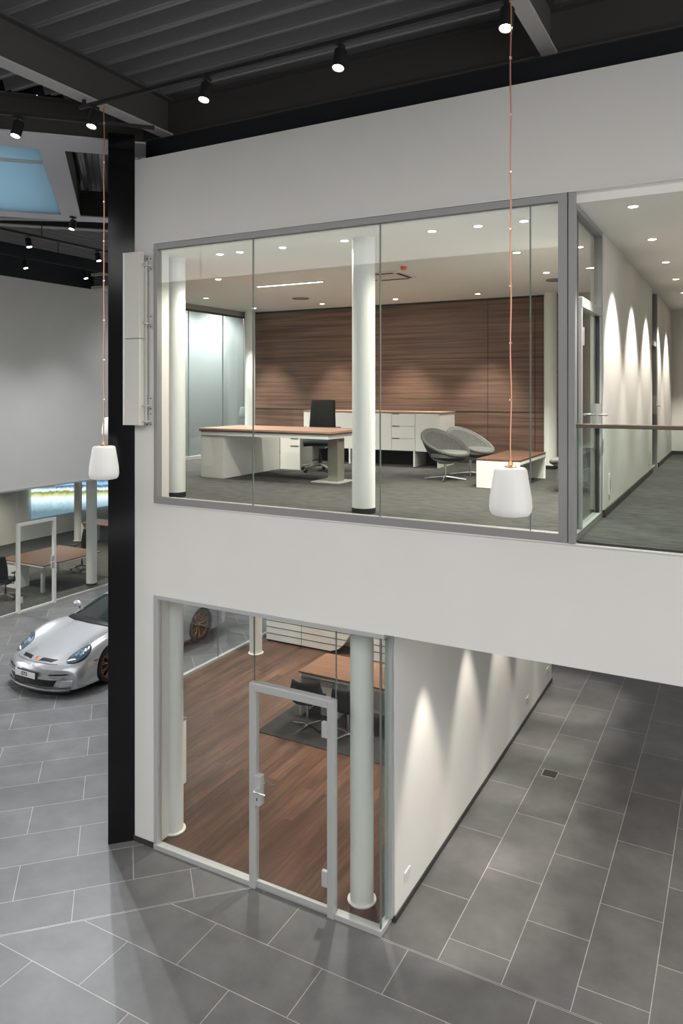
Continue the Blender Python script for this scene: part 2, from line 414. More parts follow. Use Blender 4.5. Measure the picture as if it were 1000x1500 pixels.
# window_2: side glazing to corridor, with door_1
w2 = tag(thing('window_2', (1.79, 0, 0), 'narrow glazed side partition facing the upper corridor', 'window'), kind='structure')
fr = MB()
fr.box(-.03, .07, FZ, .05, 1.40, FZ + .06); fr.box(-.03, .07, 6.85, .05, 1.40, CZ + .01); fr.box(-.03, 1.36, FZ + .06, .05, 1.40, 6.85)
fr.build('window_frame', 'alu', w2, bevel=.003)
B('pane', 'glass', .0, .075, FZ + .06, .012, .305, 6.85, w2)
B('pane', 'glass', .0, .315, 6.14, .012, 1.36, 6.85, w2)
jt = MB(); jt.box(-.004, .305, FZ + .06, .016, .313, 6.85); jt.build('glass_joint', 'glass_edge', w2)
d1 = tag(thing('door_1', (1.79, 0, 0), 'framed glass door from upper office to corridor', 'door'), kind='structure')
fr = MB(); fr.box(-.03, .32, 6.04, .05, 1.36, 6.13); fr.box(-.025, .32, FZ + .06, .045, .35, 6.04); fr.box(-.025, 1.325, FZ + .06, .045, 1.36, 6.04)
fr.build('door_frame', 'alu_light', d1, bevel=.003)
B('door_edge', 'slot', -.02, 1.30, FZ + .06, .03, 1.324, 6.04, d1)
B('pane', 'glass_tint', .0, .35, FZ + .06, .012, 1.30, 6.04, d1)
B('hinge', 'alu_light', .02, .345, 5.70, .055, .375, 5.86, d1)
h = MB(); h.box(-.035, 1.265, 4.93, .055, 1.30, 5.16); h.tube([(.03, 1.27, 5.05), (.11, 1.27, 5.05), (.115, 1.26, 5.05), (.115, 1.13, 5.05)], .011); h.tube([(.0, 1.27, 5.05), (-.08, 1.27, 5.05), (-.085, 1.26, 5.05), (-.085, 1.13, 5.05)], .011)
h.build('door_handle', 'alu', d1)
# door_2 : second door down the corridor
d2 = tag(thing('door_2', (1.79, 0, 0), 'second glass door further down the upper corridor', 'door'), kind='structure')
fr = MB(); fr.box(-.03, 6.06, 6.02, .04, 6.89, 6.09); fr.box(-.03, 6.06, 6.85, .05, 6.09, CZ); fr.box(-.03, 6.85, FZ, .05, 6.89, CZ); fr.box(-.03, 6.06, FZ, .04, 6.09, CZ); fr.box(-.03, 6.09, FZ, .04, 6.85, FZ + .05)
fr.build('door_frame', 'alu', d2)
B('pane', 'glass_tint', 0, 6.09, FZ + .05, .012, 6.85, 6.02, d2); B('pane', 'glass_tint', 0, 6.09, 6.09, .012, 6.85, CZ, d2)
h = MB(); h.box(.0, 6.74, 4.9, .06, 6.80, 5.2); h.tube([(.03, 6.77, 5.04), (.11, 6.77, 5.04), (.115, 6.76, 5.04), (.115, 6.62, 5.04)], .011)
h.build('door_handle', 'alu_light', d2)
st(B('wall_side_room', 'wall', -1.2, 6.4, FZ, -1.1, 9.8, CZ), 'white wall of the room behind the second door', 'wall')

# window_3: lower glazing with door_3
w3 = tag(thing('window_3', (0, 0, 0), 'floor to ceiling glazing of the ground level office', 'window'), kind='structure')
fr = MB()
fr.box(-2.885, -.02, .0, -1.53, .07, .055); fr.box(-.50, -.02, 0, .02, .07, .055); fr.box(-1.53, .0, .0, -.5, .07, .02)
fr.box(-2.885, -.01, 2.885, .045, .07, 2.93); fr.box(-2.885, -.01, .055, -2.835, .07, 2.885)
fr.box(-.05, .07, 0, .02, .235, .055); fr.box(-.05, .07, 2.885, .045, .235, 2.93)
fr.box(-.04, .19, .055, .04, .235, 2.885)
fr.build('window_frame', 'alu_light', w3, bevel=.003)
B('pane', 'glass', -2.835, .02, .055, -1.505, .032, 2.885, w3)
B('pane', 'glass', -1.497, .02, 2.19, -.505, .032, 2.885, w3)
B('pane', 'glass', -.497, .02, .055, -.012, .032, 2.885, w3)
B('pane', 'glass_tint', -.01, .02, .055, .002, .19, 2.885, w3)
jt = MB(); jt.box(-1.505, .018, 2.19, -1.497, .034, 2.885); jt.box(-.505, .018, 2.19, -.497, .034, 2.885); jt.box(-.014, .016, .055, .004, .034, 2.885)
jt.build('glass_joint', 'glass_edge', w3)
d3 = tag(thing('door_3', (0, 0, 0), 'aluminium framed glass door of the ground level office', 'door'), kind='structure')
fr = MB(); fr.box(-1.53, -.03, .0, -1.455, .05, 2.18); fr.box(-.575, -.03, 0, -.50, .05, 2.18); fr.box(-1.455, -.03, 2.10, -.575, .05, 2.18); fr.box(-1.455, -.01, .02, -.575, .03, .085)
fr.build('door_frame', 'alu_light', d3, bevel=.004)
B('pane', 'glass', -1.455, .0, .085, -.575, .01, 2.10, d3)
B('hinge', 'alu_light', -.635, -.04, 1.80, -.575, .0, 1.96, d3, .004); B('hinge', 'alu_light', -.635, -.04, .30, -.575, .0, .46, d3, .004)
h = MB(); h.box(-1.455, -.045, .90, -1.385, .04, 1.21)
h.box(-1.425, -.047, .955, -1.412, -.044, .985, 1)
h.build('lock_case', ['alu_light', 'slot'], d3, bevel=.003)
h = MB(); h.tube([(-1.42, -.04, 1.08), (-1.42, -.10, 1.08), (-1.41, -.105, 1.08), (-1.27, -.105, 1.08)], .010); h.tube([(-1.42, .04, 1.08), (-1.42, .10, 1.08), (-1.41, .105, 1.08), (-1.27, .105, 1.08)], .010)
h.build('door_handle', 'chrome', d3, smooth=True)

# window_4 : side glazing of lower office, window_5 : side glazing of upper office
w4 = tag(thing('window_4', (-5.95, 0, 0), 'side glazing of the ground level office towards the car', 'window'), kind='structure')
fr = MB(); fr.box(-.03, 2.86, 0, .04, 6.95, .06); fr.box(-.03, 2.86, 2.87, .04, 6.95, 2.95); fr.build('window_frame', 'alu_light', w4)
ys = [2.86, 3.95, 5.1, 6.25, 6.95]
for a, b_ in zip(ys[:-1], ys[1:]): B('pane', 'glass', 0, a + .004, .06, .012, b_ - .004, 2.87, w4)
jt = MB(); [jt.box(-.002, y - .004, .06, .014, y + .004, 2.87) for y in ys[1:-1]]; jt.build('glass_joint', 'glass_edge', w4)
w5 = tag(thing('window_5', (-5.95, 0, 0), 'tall side glazing of the upper office with dark top rail', 'window'), kind='structure')
fr = MB(); fr.box(-.03, 2.9, FZ, .04, 6.1, FZ + .06); fr.build('window_sill', 'alu_light', w5)
fr = MB(); fr.box(-.03, 2.9, 6.80, .04, 6.1, CZ); fr.build('window_frame', 'alu', w5)
B('window_seal', 'slot', -.02, 2.9, 6.77, .042, 6.1, 6.80, w5)
ys = [2.9, 4.22, 5.25, 6.1]
for a, b_ in zip(ys[:-1], ys[1:]): B('pane', 'glass_tint', 0, a + .004, FZ + .06, .012, b_ - .004, 6.77, w5)
jt = MB(); [jt.box(-.002, y - .006, FZ + .06, .014, y + .006, 6.77) for y in ys[1:-1]]; jt.build('glass_joint', 'glass_edge', w5)

# balustrade of the corridor
bl = thing('balustrade', (1.85, 0, 3.99), 'glass balustrade with slim brown handrail closing the upper corridor', 'balustrade')
B('glass_panel', 'glass_tint', .0, .04, 0., 6, .055, .99, bl)
B('handrail', 'rail', -.01, .02, .985, 6, .075, 1.02, bl, .006)
B('base_channel', 'skirting', .0, .02, 0., 6, .075, .02, bl)

# ------------------------------------------------------------------ FAR BLOCK (left)
FX = -11.97
fw = MB(); fw.box(FX - .3, 1.2, 2.95, FX, 23, 7.95)
st(fw.build('wall_far', 'wall'), 'white upper wall of the opposite office block', 'wall')
st(B('ceiling_far', 'ceil', -19, 1.2, 2.9, FX - .3, 23, 3.0), 'white ceiling of the opposite ground level office', 'ceiling')
st(B('floor_far', 'carpet', -19, 1.2, .0, FX - .04, 23, .008), 'grey carpet floor of the opposite glazed office', 'floor')
st(B('wall_far_back', 'wall', -19.2, 1.2, 0, -19, 23, 3.), 'pale back wall of the opposite office', 'wall')
st(B('wall_far_end', 'wall', -19, 17.4, 0, FX - .1, 17.5, 2.95), 'pale end wall of the opposite office', 'wall')
st(B('wall_unseen_front', 'unseen_wall', -25, -15.2, 0, 14, -15, 9.4), 'unseen dark wall added across the hall to darken glass reflections', 'wall')  # unseen wall, added so the glass reflects something dark
w6 = tag(thing('window_6', (FX, 0, 0), 'frameless glazing of the opposite ground level office', 'window'), kind='structure')
fr = MB(); fr.box(-.04, 1.2, 0, .03, 5.20, .05); fr.box(-.04, 6.31, 0, .03, 21, .05); fr.box(-.04, 1.2, 2.91, .03, 21, 2.95); fr.build('window_frame', 'alu_light', w6)
ys = [1.2, 2.9, 5.20]
for a, b_ in zip(ys[:-1], ys[1:]): B('pane', 'glass', 0, a + .004, .05, .012, b_ - .004, 2.91, w6)
B('pane', 'glass', 0, 5.205, 2.13, .012, 5.74, 2.91, w6); B('pane', 'glass', 0, 5.745, 2.13, .012, 6.305, 2.91, w6)
ys = [6.31, 7.1, 7.9, 9.4, 11, 13.2, 17, 21]
for a, b_ in zip(ys[:-1], ys[1:]): B('pane', 'glass', 0, a + .004, .05, .012, b_ - .004, 2.91, w6)
d4 = tag(thing('door_4', (FX, 0, 0), 'white framed glass door of the opposite office', 'door'), kind='structure')
fr = MB(); fr.box(-.04, 5.20, 0, .04, 5.27, 2.13); fr.box(-.04, 6.24, 0, .04, 6.31, 2.13); fr.box(-.04, 5.27, 2.06, .04, 6.24, 2.13); fr.box(-.02, 5.27, 0, .02, 6.24, .05)
fr.build('door_frame', 'plastic', d4)
B('pane', 'glass_tint', 0, 5.27, .05, .012, 6.24, 2.06, d4)
B('hinge', 'alu_light', .02, 5.27, 1.72, .05, 5.33, 1.86, d4); B('hinge', 'alu_light', .02, 5.27, .24, .05, 5.33, .38, d4)
h = MB(); h.box(-.0, 6.17, .88, .05, 6.24, 1.18); h.tube([(.05, 6.2, 1.04), (.1, 6.2, 1.04), (.1, 6.06, 1.04)], .01); h.build('door_handle', 'alu_light', d4)
sc = MB().box(-.04, -2.1, -1.05, 0, 2.1, 1.05).build('reflected_screen', 'screen', loc=(-18.9, 13.3, 1.78))  # panel added in place of a screen reflection in the glazing
tag(sc, 'glowing panel standing in for a reflected road picture, behind opposite glazing', 'screen')
ps = thing('wall_socket', (-18.99, 16.9, 1.0), 'small socket plate on pale wall of the opposite office', 'socket'); 

# ------------------------------------------------------------------ COLUMNS
def column(x, y, z0, z1, r, label, ring):
    t = thing('round_column', (x, y, z0), label, 'column', 'round white columns')
    MB().lathe([(r, 0), (r, z1 - z0)], seg=40).build('shaft', 'column', t, smooth=True)
    if ring == 'white': MB().lathe([(r, 0), (r + .028, 0), (r + .028, .012), (r, .016)], seg=40).build('base_ring', 'plastic', t, smooth=True)
    else: MB().lathe([(r, 0), (r + .006, 0), (r + .006, .06), (r, .06)], seg=40).build('base_ring', 'black_mat', t, smooth=True)
    return t
column(-.38, .36, .012, 2.95, .122, 'round white column beside the ground level glass door', 'white')
column(-2.93, .37, .012, 2.95, .122, 'round column at left end of the ground level glazing', 'white')
column(-5.5, 5.75, .012, 2.95, .125, 'round column beside side glazing at the back of ground level office', 'white')
column(-.43, .50, FZ, CZ, .122, 'round white column behind middle of the upper office window', 'black')
column(-2.98, .48, FZ, CZ, .112, 'round column at left end of the upper office window', 'black')
column(.32, 5.85, FZ, CZ, .105, 'round column against walnut wall behind the coffee table', 'black')
column(-5.72, 5.86, FZ, CZ, .105, 'round column in the back left corner of upper office', 'black')
column(-12.42, 7.9, .008, 2.9, .14, 'round column just inside the opposite office glazing', 'black')
column(-17.4, 11.9, .008, 2.9, .13, 'round column deep inside the opposite office', 'white')

# ------------------------------------------------------------------ ROOF
def deck(segs, pitch=.30, zb=8.75, h=.16, rot=0.):
    """segs: list of (cross, start, end): trapezoid ribs running along local x"""
    mb = MB(); R = Matrix.Rotation(rot, 4, 'Z')
    prof = [(0, h), (.045, h), (.055, h - .012), (.065, h), (.13, h), (.155, .02), (.160, 0), (.172, 0), (.18, .016), (.20, .016), (.208, 0), (.238, 0), (.243, .02), (.27, h), (.30, h)]
    for c, a0, a1, b0, b1 in segs:
        for (p, q), (p2, q2) in zip(prof[:-1], prof[1:]):
            t1 = p / pitch; t2 = p2 / pitch
            s1 = a0 + (b0 - a0) * t1; e1 = a1 + (b1 - a1) * t1; s2 = a0 + (b0 - a0) * t2; e2 = a1 + (b1 - a1) * t2
            v = [R @ Vector(k) for k in ((s1, c + p, zb + q), (e1, c + p, zb + q), (e2, c + p2, zb + q2), (s2, c + p2, zb + q2))]
            mb.add(v, [(0, 3, 2, 1)])
    return mb
BN = 2.5 * S2
segs = []
y = -5.2
while y < .5:
    segs.append((y, y - BN, 12, y + .3 - BN, 12)); y += .3
st(deck(segs).build('ceiling', 'deck', fix=False), 'dark corrugated metal roof deck above the facade', 'ceiling')
# region with skylight: ribs along the diagonal H; local x = (-1,1)/s2 -> n ; local y = -g
segs = []
c = 1.59
while c < 3.08: segs.append((c, 2.5, 8.75, 2.5, 8.75)); c += .3
c = 8.6
while c < 18: segs.append((c, 2.5, 8.75, 2.5, 8.75)); c += .3
st(deck(segs, rot=3 * PI / 4).build('ceiling_diagonal', 'deck', fix=False), 'dark corrugated deck beside the skylight', 'ceiling')
# far deck: ribs along y ; rotate +90: local x -> +y, local y -> -x
segs = []; c = 2.5
NB = 8.7 * S2
while c < 12.4:
    segs.append((c, -c + NB, 22, -c - .3 + NB, 22)); c += .3
st(deck(segs, rot=PI / 2).build('ceiling_far_deck', 'deck', fix=False), 'dark corrugated deck above the opposite block', 'ceiling')
st(MB().prism([(-3.3, .5), (12, .5), (12, 22), (-5.9, 22), (-5.9, 3.1)], 8.93, 9.0).build('roof', 'beam_dark'), 'dark roof over the office block', 'roof')
st(MB().prism([(-24, 1.2), (-12.3, 1.2), (-12.3, 22), (-24, 22)], 8.7, 8.9).build('roof_far', 'beam_dark'), 'dark roof over the opposite block', 'roof')
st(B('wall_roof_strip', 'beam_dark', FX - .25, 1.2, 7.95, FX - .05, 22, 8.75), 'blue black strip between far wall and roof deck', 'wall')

def ibeam(name, p0, p1, zb, zt, wid, mats, label, side=None):
    p0 = Vector((*p0, 0)); p1 = Vector((*p1, 0)); d = p1 - p0; Ln = d.length; a = math.atan2(d.y, d.x)
    mx = Matrix.Translation(p0) @ Matrix.Rotation(a, 4, 'Z')
    m = MB(); m.box(0, -.008, zb + .02, Ln, .008, zt - .02, 0, mx)
    m.box(0, -wid / 2, zb, Ln, wid / 2, zb + .02, 1, mx); m.box(0, -wid / 2, zt - .02, Ln, wid / 2, zt, 0, mx)
    return st(m.build(name, mats), label, 'beam')
ibeam('beam_1', (-2.93, -5.2), (-2.93, .27), 8.32, 8.75, .17, ['beam', 'lit_flange'], 'dark steel beam crossing above the left pendant')
ibeam('beam_2', (1.56, -5.2), (1.56, .27), 8.32, 8.75, .14, ['beam', 'lit_flange'], 'dark steel beam end above the right pendant')
ibeam('beam_3', (-4.0, .36), (12, .36), 8.32, 8.75, .18, ['beam', 'beam'], 'long dark steel beam above the facade wall')
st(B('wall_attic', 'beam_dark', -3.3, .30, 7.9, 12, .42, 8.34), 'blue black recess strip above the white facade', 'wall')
def diag(name, n0, n1, z0, z1, g0, g1, mats, label, fl=.02):
    m = MB(); R = Matrix.Rotation(PI / 4, 4, 'Z')
    m.box(g0, n0 + .1, z0 + fl, g1, n1 - .1, z1, 0, R); m.box(g0, n0, z0, g1, n1, z0 + fl, 1, R); m.box(g0, n0, z1 - .02, g1, n1, z1, 0, R)
    return st(m.build(name, mats), label, 'beam')
diag('beam_4', 2.55, 3.12, 8.3, 8.75, -12, -2.0, ['beam', 'white_steel'], 'diagonal box beam with pale underside before the skylight')
diag('beam_5', 6.75, 7.15, 8.3, 8.75, -14, -2.2, ['beam', 'white_steel'], 'diagonal beam with pale underside behind the skylight')
diag('beam_6', 8.75, 8.95, 8.5, 8.75, -14, 3, ['beam', 'lit_flange'], 'slim diagonal beam beyond the skylight')
ibeam('beam_7', (-11.3, 1.2), (-6.8, 4.2), 8.5, 8.75, .16, ['lit_flange', 'lit_flange'], 'thin bracing beam over the opposite hall')
RD = Matrix.Rotation(PI / 4, 4, 'Z'); m = MB()
m.box(-8.6, 2.2, 8.93, -2.0, 3.02, 8.98, 0, RD); m.box(-14, 6.84, 8.93, 3, 9.1, 8.98, 0, RD); m.box(-3.40, 3.02, 8.93, -2.1, 6.84, 8.98, 0, RD); m.box(-14, 3.02, 8.93, -8.3, 6.84, 8.98, 0, RD)
st(m.build('roof_skylight_surround', 'beam_dark'), 'dark roof panels around the skylight', 'roof')
# skylight
sk = tag(thing('window_7', (0, 0, 0), 'teal roof skylight with broad pale reveal', 'window'), kind='structure')
R4 = Matrix.Rotation(PI / 4, 4, 'Z')
m = MB()
for a, b_ in ((-3.40, -3.09), (-8.6, -8.3)):
    m.box(a, 3.12, 8.3, b_, 6.75, 8.32, 0, R4); m.box(a + .01, 3.12, 8.32, b_ - .01, 6.75, 8.95, 1, R4)
m.box(-8.3, 3.0, 8.32, -3.41, 3.02, 8.95, 0, R4)
m.build('reveal', ['white_steel', 'beam'], sk)
m = MB(); m.box(-8.3, 3.02, 8.335, -3.41, 6.84, 8.347, 0, R4); m.build('pane', 'sky_glass', sk)
m = MB(); m.box(-8.3, 3.74, 8.30, -3.41, 3.79, 8.335, 0, R4); m.build('blind_rail', 'alu_light', sk)

# ------------------------------------------------------------------ TRACK LIGHTS
def track(p0, p1, z, label, clips=None):
    p0 = Vector((*p0, z)); p1 = Vector((*p1, z)); d = p1 - p0
    t = thing('lighting_track', p0, label, 'lighting track', rz=math.atan2(d.y, d.x))
    B('rail', 'black_mat', 0, -.018, 0, d.length, .018, .035, t)
    for c in clips or (): B('suspension_clip', 'black_mat', c - .02, -.01, .035, c + .02, .01, .09, t)
    k = .6 if not clips else 1e9
    while k < d.length: B('suspension_rod', 'black_mat', k - .006, -.006, .035, k + .006, .006, .52, t); k += 2.2
    return t
def spotlight(label, group=None, tilt=-.28, s=1.):
    t = thing('track_spotlight', (0, 0, 0), label, 'spotlight', group)
    m = MB(); m.box(-.02, -.06, -.028, .02, .06, 0); m.tube([(0, 0, -.02), (0, 0, -.075)], .011); m.build('mounting_arm', 'black_mat', t)
    R = Matrix.Translation((0, 0, -.12)) @ Matrix.Rotation(tilt, 4, 'X')
    body = MB().lathe([(0, .06), (.052, .06), (.056, .055), (.056, -.11), (.048, -.11), (.046, -.095), (0, -.095)], mx=R, seg=28).build('housing', 'black_mat', t, smooth=True)
    MB().lathe([(.0, -.102), (.046, -.102), (.046, -.1), (0, -.1)], mx=R, seg=24).build('lens', 'lamp_spot', t)
    return t
track((-3.0, -1), (3.6, -1), 8.23, 'long black lighting track running parallel to the facade', (.07, 4.56))
sp0 = None
labs = ['black spotlight on the facade track nearest the steel beam at left', 'black spotlight on the facade track, second from its left end', 'black spotlight on the facade track, second from the right pendant', 'black spotlight on the facade track directly above the right pendant']
def place_spot(x, y, z, label, group, tilt_rz=0., e=55, ang=75):
    global sp0
    if sp0 is None:
        sp0 = spotlight(label, group); t = sp0; t.location = (x, y, z); t.rotation_euler = (0, 0, tilt_rz)
    else:
        t = dup(sp0, (x, y, z), tilt_rz, label, group)
    R = Matrix.Rotation(tilt_rz, 4, 'Z') @ Matrix.Rotation(-.28, 4, 'X')
    if e:
        o = spot((0, 0, 0), e, ang, .6, size=.05, col=(.92, .96, 1) if e > 60 else (1, .95, .88)); o.matrix_world = Matrix.Translation(Vector((x, y, z - .12)) + R @ Vector((0, 0, -.12))) @ R
    return t
for k, x in enumerate((-2.79, -1.33, .1, 1.53)):
    place_spot(x, -1, 8.23, labs[k], 'spotlights on the facade track')
g0 = -2.55
track(gn(-7.5, 1.80), gn(-2.05, 1.80), 8.23, 'black lighting track running diagonally in front of the skylight')
place_spot(*gn(-3.47, 1.80), 8.23, 'unlit looking black spotlight hanging before the skylight beam', 'spotlights over the showroom', 0, 30)
track((-8.68, -4), (-8.68, 12), 8.2, 'black lighting track over the car, further from facade')
track((-10.8, -4), (-10.8, 14), 8.2, 'black lighting track close to the opposite white wall')
fl = [(-8.68, 2.9, 'spotlight over the car on the nearer hall track, left one'), (-8.68, 4.6, 'spotlight over the car on the nearer hall track, right one'), (-10.8, 4.5, 'spotlight on the track by the opposite wall, left one'), (-10.8, 6.2, 'spotlight on the track by the opposite wall, beside louvred unit')]
for x, y, l in fl: place_spot(x, y, 8.2, l, 'spotlights over the showroom', PI / 2, 170 if x < -10 else 520, 100)
place_spot(-7.1, 2.55, 8.3, 'large spotlight directly below the skylight edge', 'spotlights over the showroom', 0, 350, 90)
for x, y in ((-10.8, 10.6), (-10.8, 12.8)):  # unseen spots added to lift the far wall behind the side glazing
    place_spot(x, y, 8.2, 'unseen black track spotlight added to brighten the far end of the hall', 'added spotlights over far end of the hall', -PI / 2, 190, 150)
# fan/louvre unit on the far wall
u = thing('ventilation_unit', (-11.7, 7.6, 7.93), 'white louvred ventilation unit on top of opposite white wall', 'ventilation unit')
B('casing', 'offwhite', -.2, -.2, 0, .25, 1.2, .08, u); B('cover', 'offwhite', -.2, -.2, .34, .25, 1.2, .42, u)
m = MB(); [m.box(-.16, -.16, .085 + .05 * k, .21, 1.16, .10 + .05 * k) for k in range(5)]; m.build('louvre', 'alu_light', u)
B('core', 'beam_dark', -.1, -.1, .08, .12, 1.1, .34, u)
sd = thing('hall_smoke_detector', (-6.9, 3.6, 8.66), 'small white detector dome below roof near the skylight', 'smoke detector')
MB().lathe([(0, .09), (.06, .09), (.07, .03), (.04, -.02), (0, -.03)], seg=20).build('dome', 'plastic', sd, smooth=True)

# ------------------------------------------------------------------ PENDANTS
def pendant(label, ztop):
    t = thing('pendant_lamp', (0, 0, 4.37), label, 'pendant lamp', 'white conical pendant lamps')
    H = .355
    pr = [(.0, .0), (.10, .0), (.135, .008), (.150, .03), (.155, .065), (.150, .14), (.134, .24), (.119, .33), (.113, .345), (.10, .352), (.04, .355), (.04, .35), (.1, .345), (.11, .33), (.14, .14), (.145, .06), (.13, .02), (0, .012)]
    MB().lathe(pr, seg=64, flute=(22, .006)).build('shade', 'opal', t, smooth=True)
    m = MB(); m.lathe([(0, .35), (.045, .35), (.045, .362), (.02, .37), (.012, .40), (0, .40)], seg=20); m.build('cap', 'brass', t, smooth=True)
    top = ztop - 4.37
    pts = [(.003 * math.sin(z * 9), .003 * math.cos(z * 7), z) for z in [.39 + (top - .39) * k / 30 for k in range(31)]]
    MB().tube(pts, .0065, 6).build('cord', 'copper', t, smooth=True)
    z = .85
    while z < top: MB().lathe([(0, -.012), (.010, -.006), (.010, .006), (0, .012)], (0, 0, z), 8).build('cord_bead', 'bead', t); z += .42
    return t
p1 = pendant('white pendant lamp hanging in front of right end of upper window', 8.32); p1.location = (1.587, -1.10, 4.375)
l2 = 'white pendant lamp hanging in front of the black wall end'
p2 = dup(p1, (-2.88, -.775, 4.35), None, l2)
dup(p1, (-7.4, 3.7, 4.42), None, 'distant white pendant lamp half hidden by the black wall end')
dup(p1, (-11.0, 12.9, 4.40), None, 'small distant pendant lamp seen through upper office side glazing')
hk = MB(); hk.tube([(0, 0, .0), (.014, 0, -.012), (.0, 0, -.03), (-.014, 0, -.045), (0, 0, -.06)], .006); hk.build('beam_hook', 'copper', loc=(-2.88, -.775, 8.32))
tag(bpy.data.objects['beam_hook'], 'copper hook holding the cord below left steel beam', 'hook')

# ------------------------------------------------------------------ WALL CASING
wc = thing('wall_casing', (-2.92, 0, 4.89), 'tall slim white casing mounted edge on beside the upper window', 'wall casing')
m = MB(); m.box(-.295, -.14, 0, -.07, -.055, .998); m.box(-.295, -.14, 1.004, -.07, -.055, 2.0); m.build('casing', 'offwhite', wc, bevel=.006)
B('front_strip', 'plastic', -.315, -.15, 0, -.29, -.045, 2.0, wc, .004)
B('back_rail', 'offwhite', -.07, -.055, .02, -.045, -.03, 1.9, wc)
for z in (1.84, 1.17, .22, .04):
    m = MB(); m.box(-.085, -.10, z, -.0, -.0, z + .012); m.box(-.075, -.012, z - .05, .01, 0, z + .12)
    for dx in (-.06, -.01):
        for dz in (-.03, .09): m.box(dx - .008, -.016, z + dz - .006, dx + .008, -.012, z + dz + .006, 1)
    m.build('bracket', ['offwhite', 'slot'], wc)

# ------------------------------------------------------------------ CEILING FITTINGS
def downlight(label, group):
    t = thing('ceiling_downlight', (0, 0, 0), label, 'downlight', group)
    MB().lathe([(.040, 0), (.062, 0), (.062, -.005), (.040, -.003), (.040, 0)], seg=24).build('trim_ring', 'plastic', t)
    MB().lathe([(0, -.0035), (.040, -.0035), (.040, -.001), (0, -.001)], seg=24).build('lens', 'lamp', t)
    return t
dl0 = None
def place_down(x, y, z, label, group, e, ang, blend=.35):
    global dl0
    if dl0 is None: dl0 = downlight(label, group); dl0.location = (x, y, z)
    else: dup(dl0, (x, y, z), 0, label, group)
    if e: spot((x, y, z - .02), e, ang, blend)
G1 = 'recessed downlights of the upper office ceiling'
rows = [(.50, 'in the row nearest the facade glass', [(-2.33, 'first from left'), (-2.04, 'second from left'), (-1.45, 'third from left'), (-.66, 'left of the close pair'), (-.51, 'right of the close pair'), (.34, 'third from right'), (.82, 'second from right'), (1.27, 'last at right')]),
        (2.06, 'in the second row from facade', [(-3.57, 'far left one'), (.78, 'right one'), (1.49, 'last one beside the corridor glass')]),
        (3.72, 'in the third row from facade', [(-5.13, 'far left one'), (.74, 'right one')]),
        (5.42, 'in the row washing the walnut wall', [(-5.31, 'beside the back left column'), (-3.77, 'second from left'), (-2.28, 'above the white sideboard'), (-.78, 'above the tub chairs')])]
E_OFF = 125
for y, rl, items in rows:
    for k, (x, il) in enumerate(items):
        e = {.50: .28, 2.06: 1.5, 3.72: 1.3, 5.42: 1.35}[y] * E_OFF
        place_down(x, y, CZ, 'round lit downlight %s, %s' % (rl, il), G1, e, {.50: 125, 2.06: 125, 3.72: 105, 5.42: 66}[y], .6)
G2 = 'recessed downlights of the upper corridor ceiling'
for y, l in ((.40, 'nearest the balustrade'), (1.99, 'second from the balustrade'), (3.59, 'third from the balustrade'), (5.2, 'fourth from the balustrade'), (6.9, 'fifth, above the second door'), (8.5, 'last before the end wall')):
    place_down(2.25, y, CZ, 'round lit corridor downlight, ' + l, G2, 165, 76, .55)
for y in (.95, 2.4, 3.85, 5.3, 6.6):
    if y == .95: place_down(.42, y, 2.95, 'downlight under the storey slab of the passage, nearest', 'downlights of the passage soffit', 135, 48, .6)
    else: spot((.42, y, 2.93), 115, 48, .6, name='unseen_passage_light')
for x, y, e_ in ((2.1, 1.2, 60), (3.6, 1.2, 60), (2.6, 4., 25)): spot((x, y, 2.93), e_, 120, .8, name='unseen_passage_light')  # second soffit row, unseen, added to brighten the passage floor
for x, y in ((-4.6, 5.6), (-3.0, 5.8), (-1.3, 5.8), (-4.4, 3.8), (-2.6, 3.9), (-1., 3.9), (-2.6, 1.7), (-1.1, 1.6)):
    spot((x, y, 2.92), 105, 95, .6, name='hidden_lower_office_light', size=.06)  # hidden lamps without fittings, set where ceiling lights would be
for x, y in ((-13.2, 5.3), (-13.2, 8.2), (-15.4, 7), (-15.4, 10.), (-17.4, 9), (-17.4, 12), (-13.6, 11), (-14, 3)):
    spot((x, y, 2.88), 130, 120, .6, name='hidden_opposite_office_light', size=.06)  # hidden lamps without fittings, in place of the office's ceiling lights

t = thing('ceiling_diffuser', (-3.69, 4.53, CZ), 'round swirl air diffuser in ceiling left of the column', 'air diffuser', 'round ceiling diffusers')
m = MB()
for r in (.15, .115, .08, .045): m.lathe([(r, 0), (r, -.012), (r - .014, -.012), (r - .014, 0)], seg=28)
m.build('rings', 'alu', t); MB().lathe([(0, -.002), (.15, -.002), (.15, 0), (0, 0)], seg=28).build('dark_throat', 'slot', t)
dup(t, (.72, 4.45, CZ), 0, 'round swirl air diffuser in ceiling at the right corner')
t = thing('ceiling_cassette', (-1.28, 2.9, CZ), 'square white air conditioning cassette behind the middle column', 'air conditioner', rz=0)
m = MB(); m.box(-.32, -.32, -.02, .32, .32, 0); m.build('panel', 'plastic', t, bevel=.006)
m = MB()
for s in (-1, 1): m.box(s * .27 - .025, -.22, -.026, s * .27 + .025, .22, -.02); m.box(-.22, s * .27 - .025, -.026, .22, s * .27 + .025, -.02)
m.build('air_slot', 'slot', t)
t = thing('smoke_detector', (-.72, 2.21, CZ), 'smoke detector with orange cover on the office ceiling', 'smoke detector')
MB().lathe([(0, 0), (.06, 0), (.06, -.02), (0, -.02)], seg=20).build('base', 'plastic', t)
MB().lathe([(0, -.02), (.042, -.02), (.038, -.06), (0, -.065)], seg=20).build('cover', 'orange', t, smooth=True)
t = thing('ceiling_led_reflection', (-2.9, 2.93, CZ), 'thin linear light strip standing in for a reflected LED above the desk', 'ceiling light')  # fitting added where a reflected LED line shows in the glass
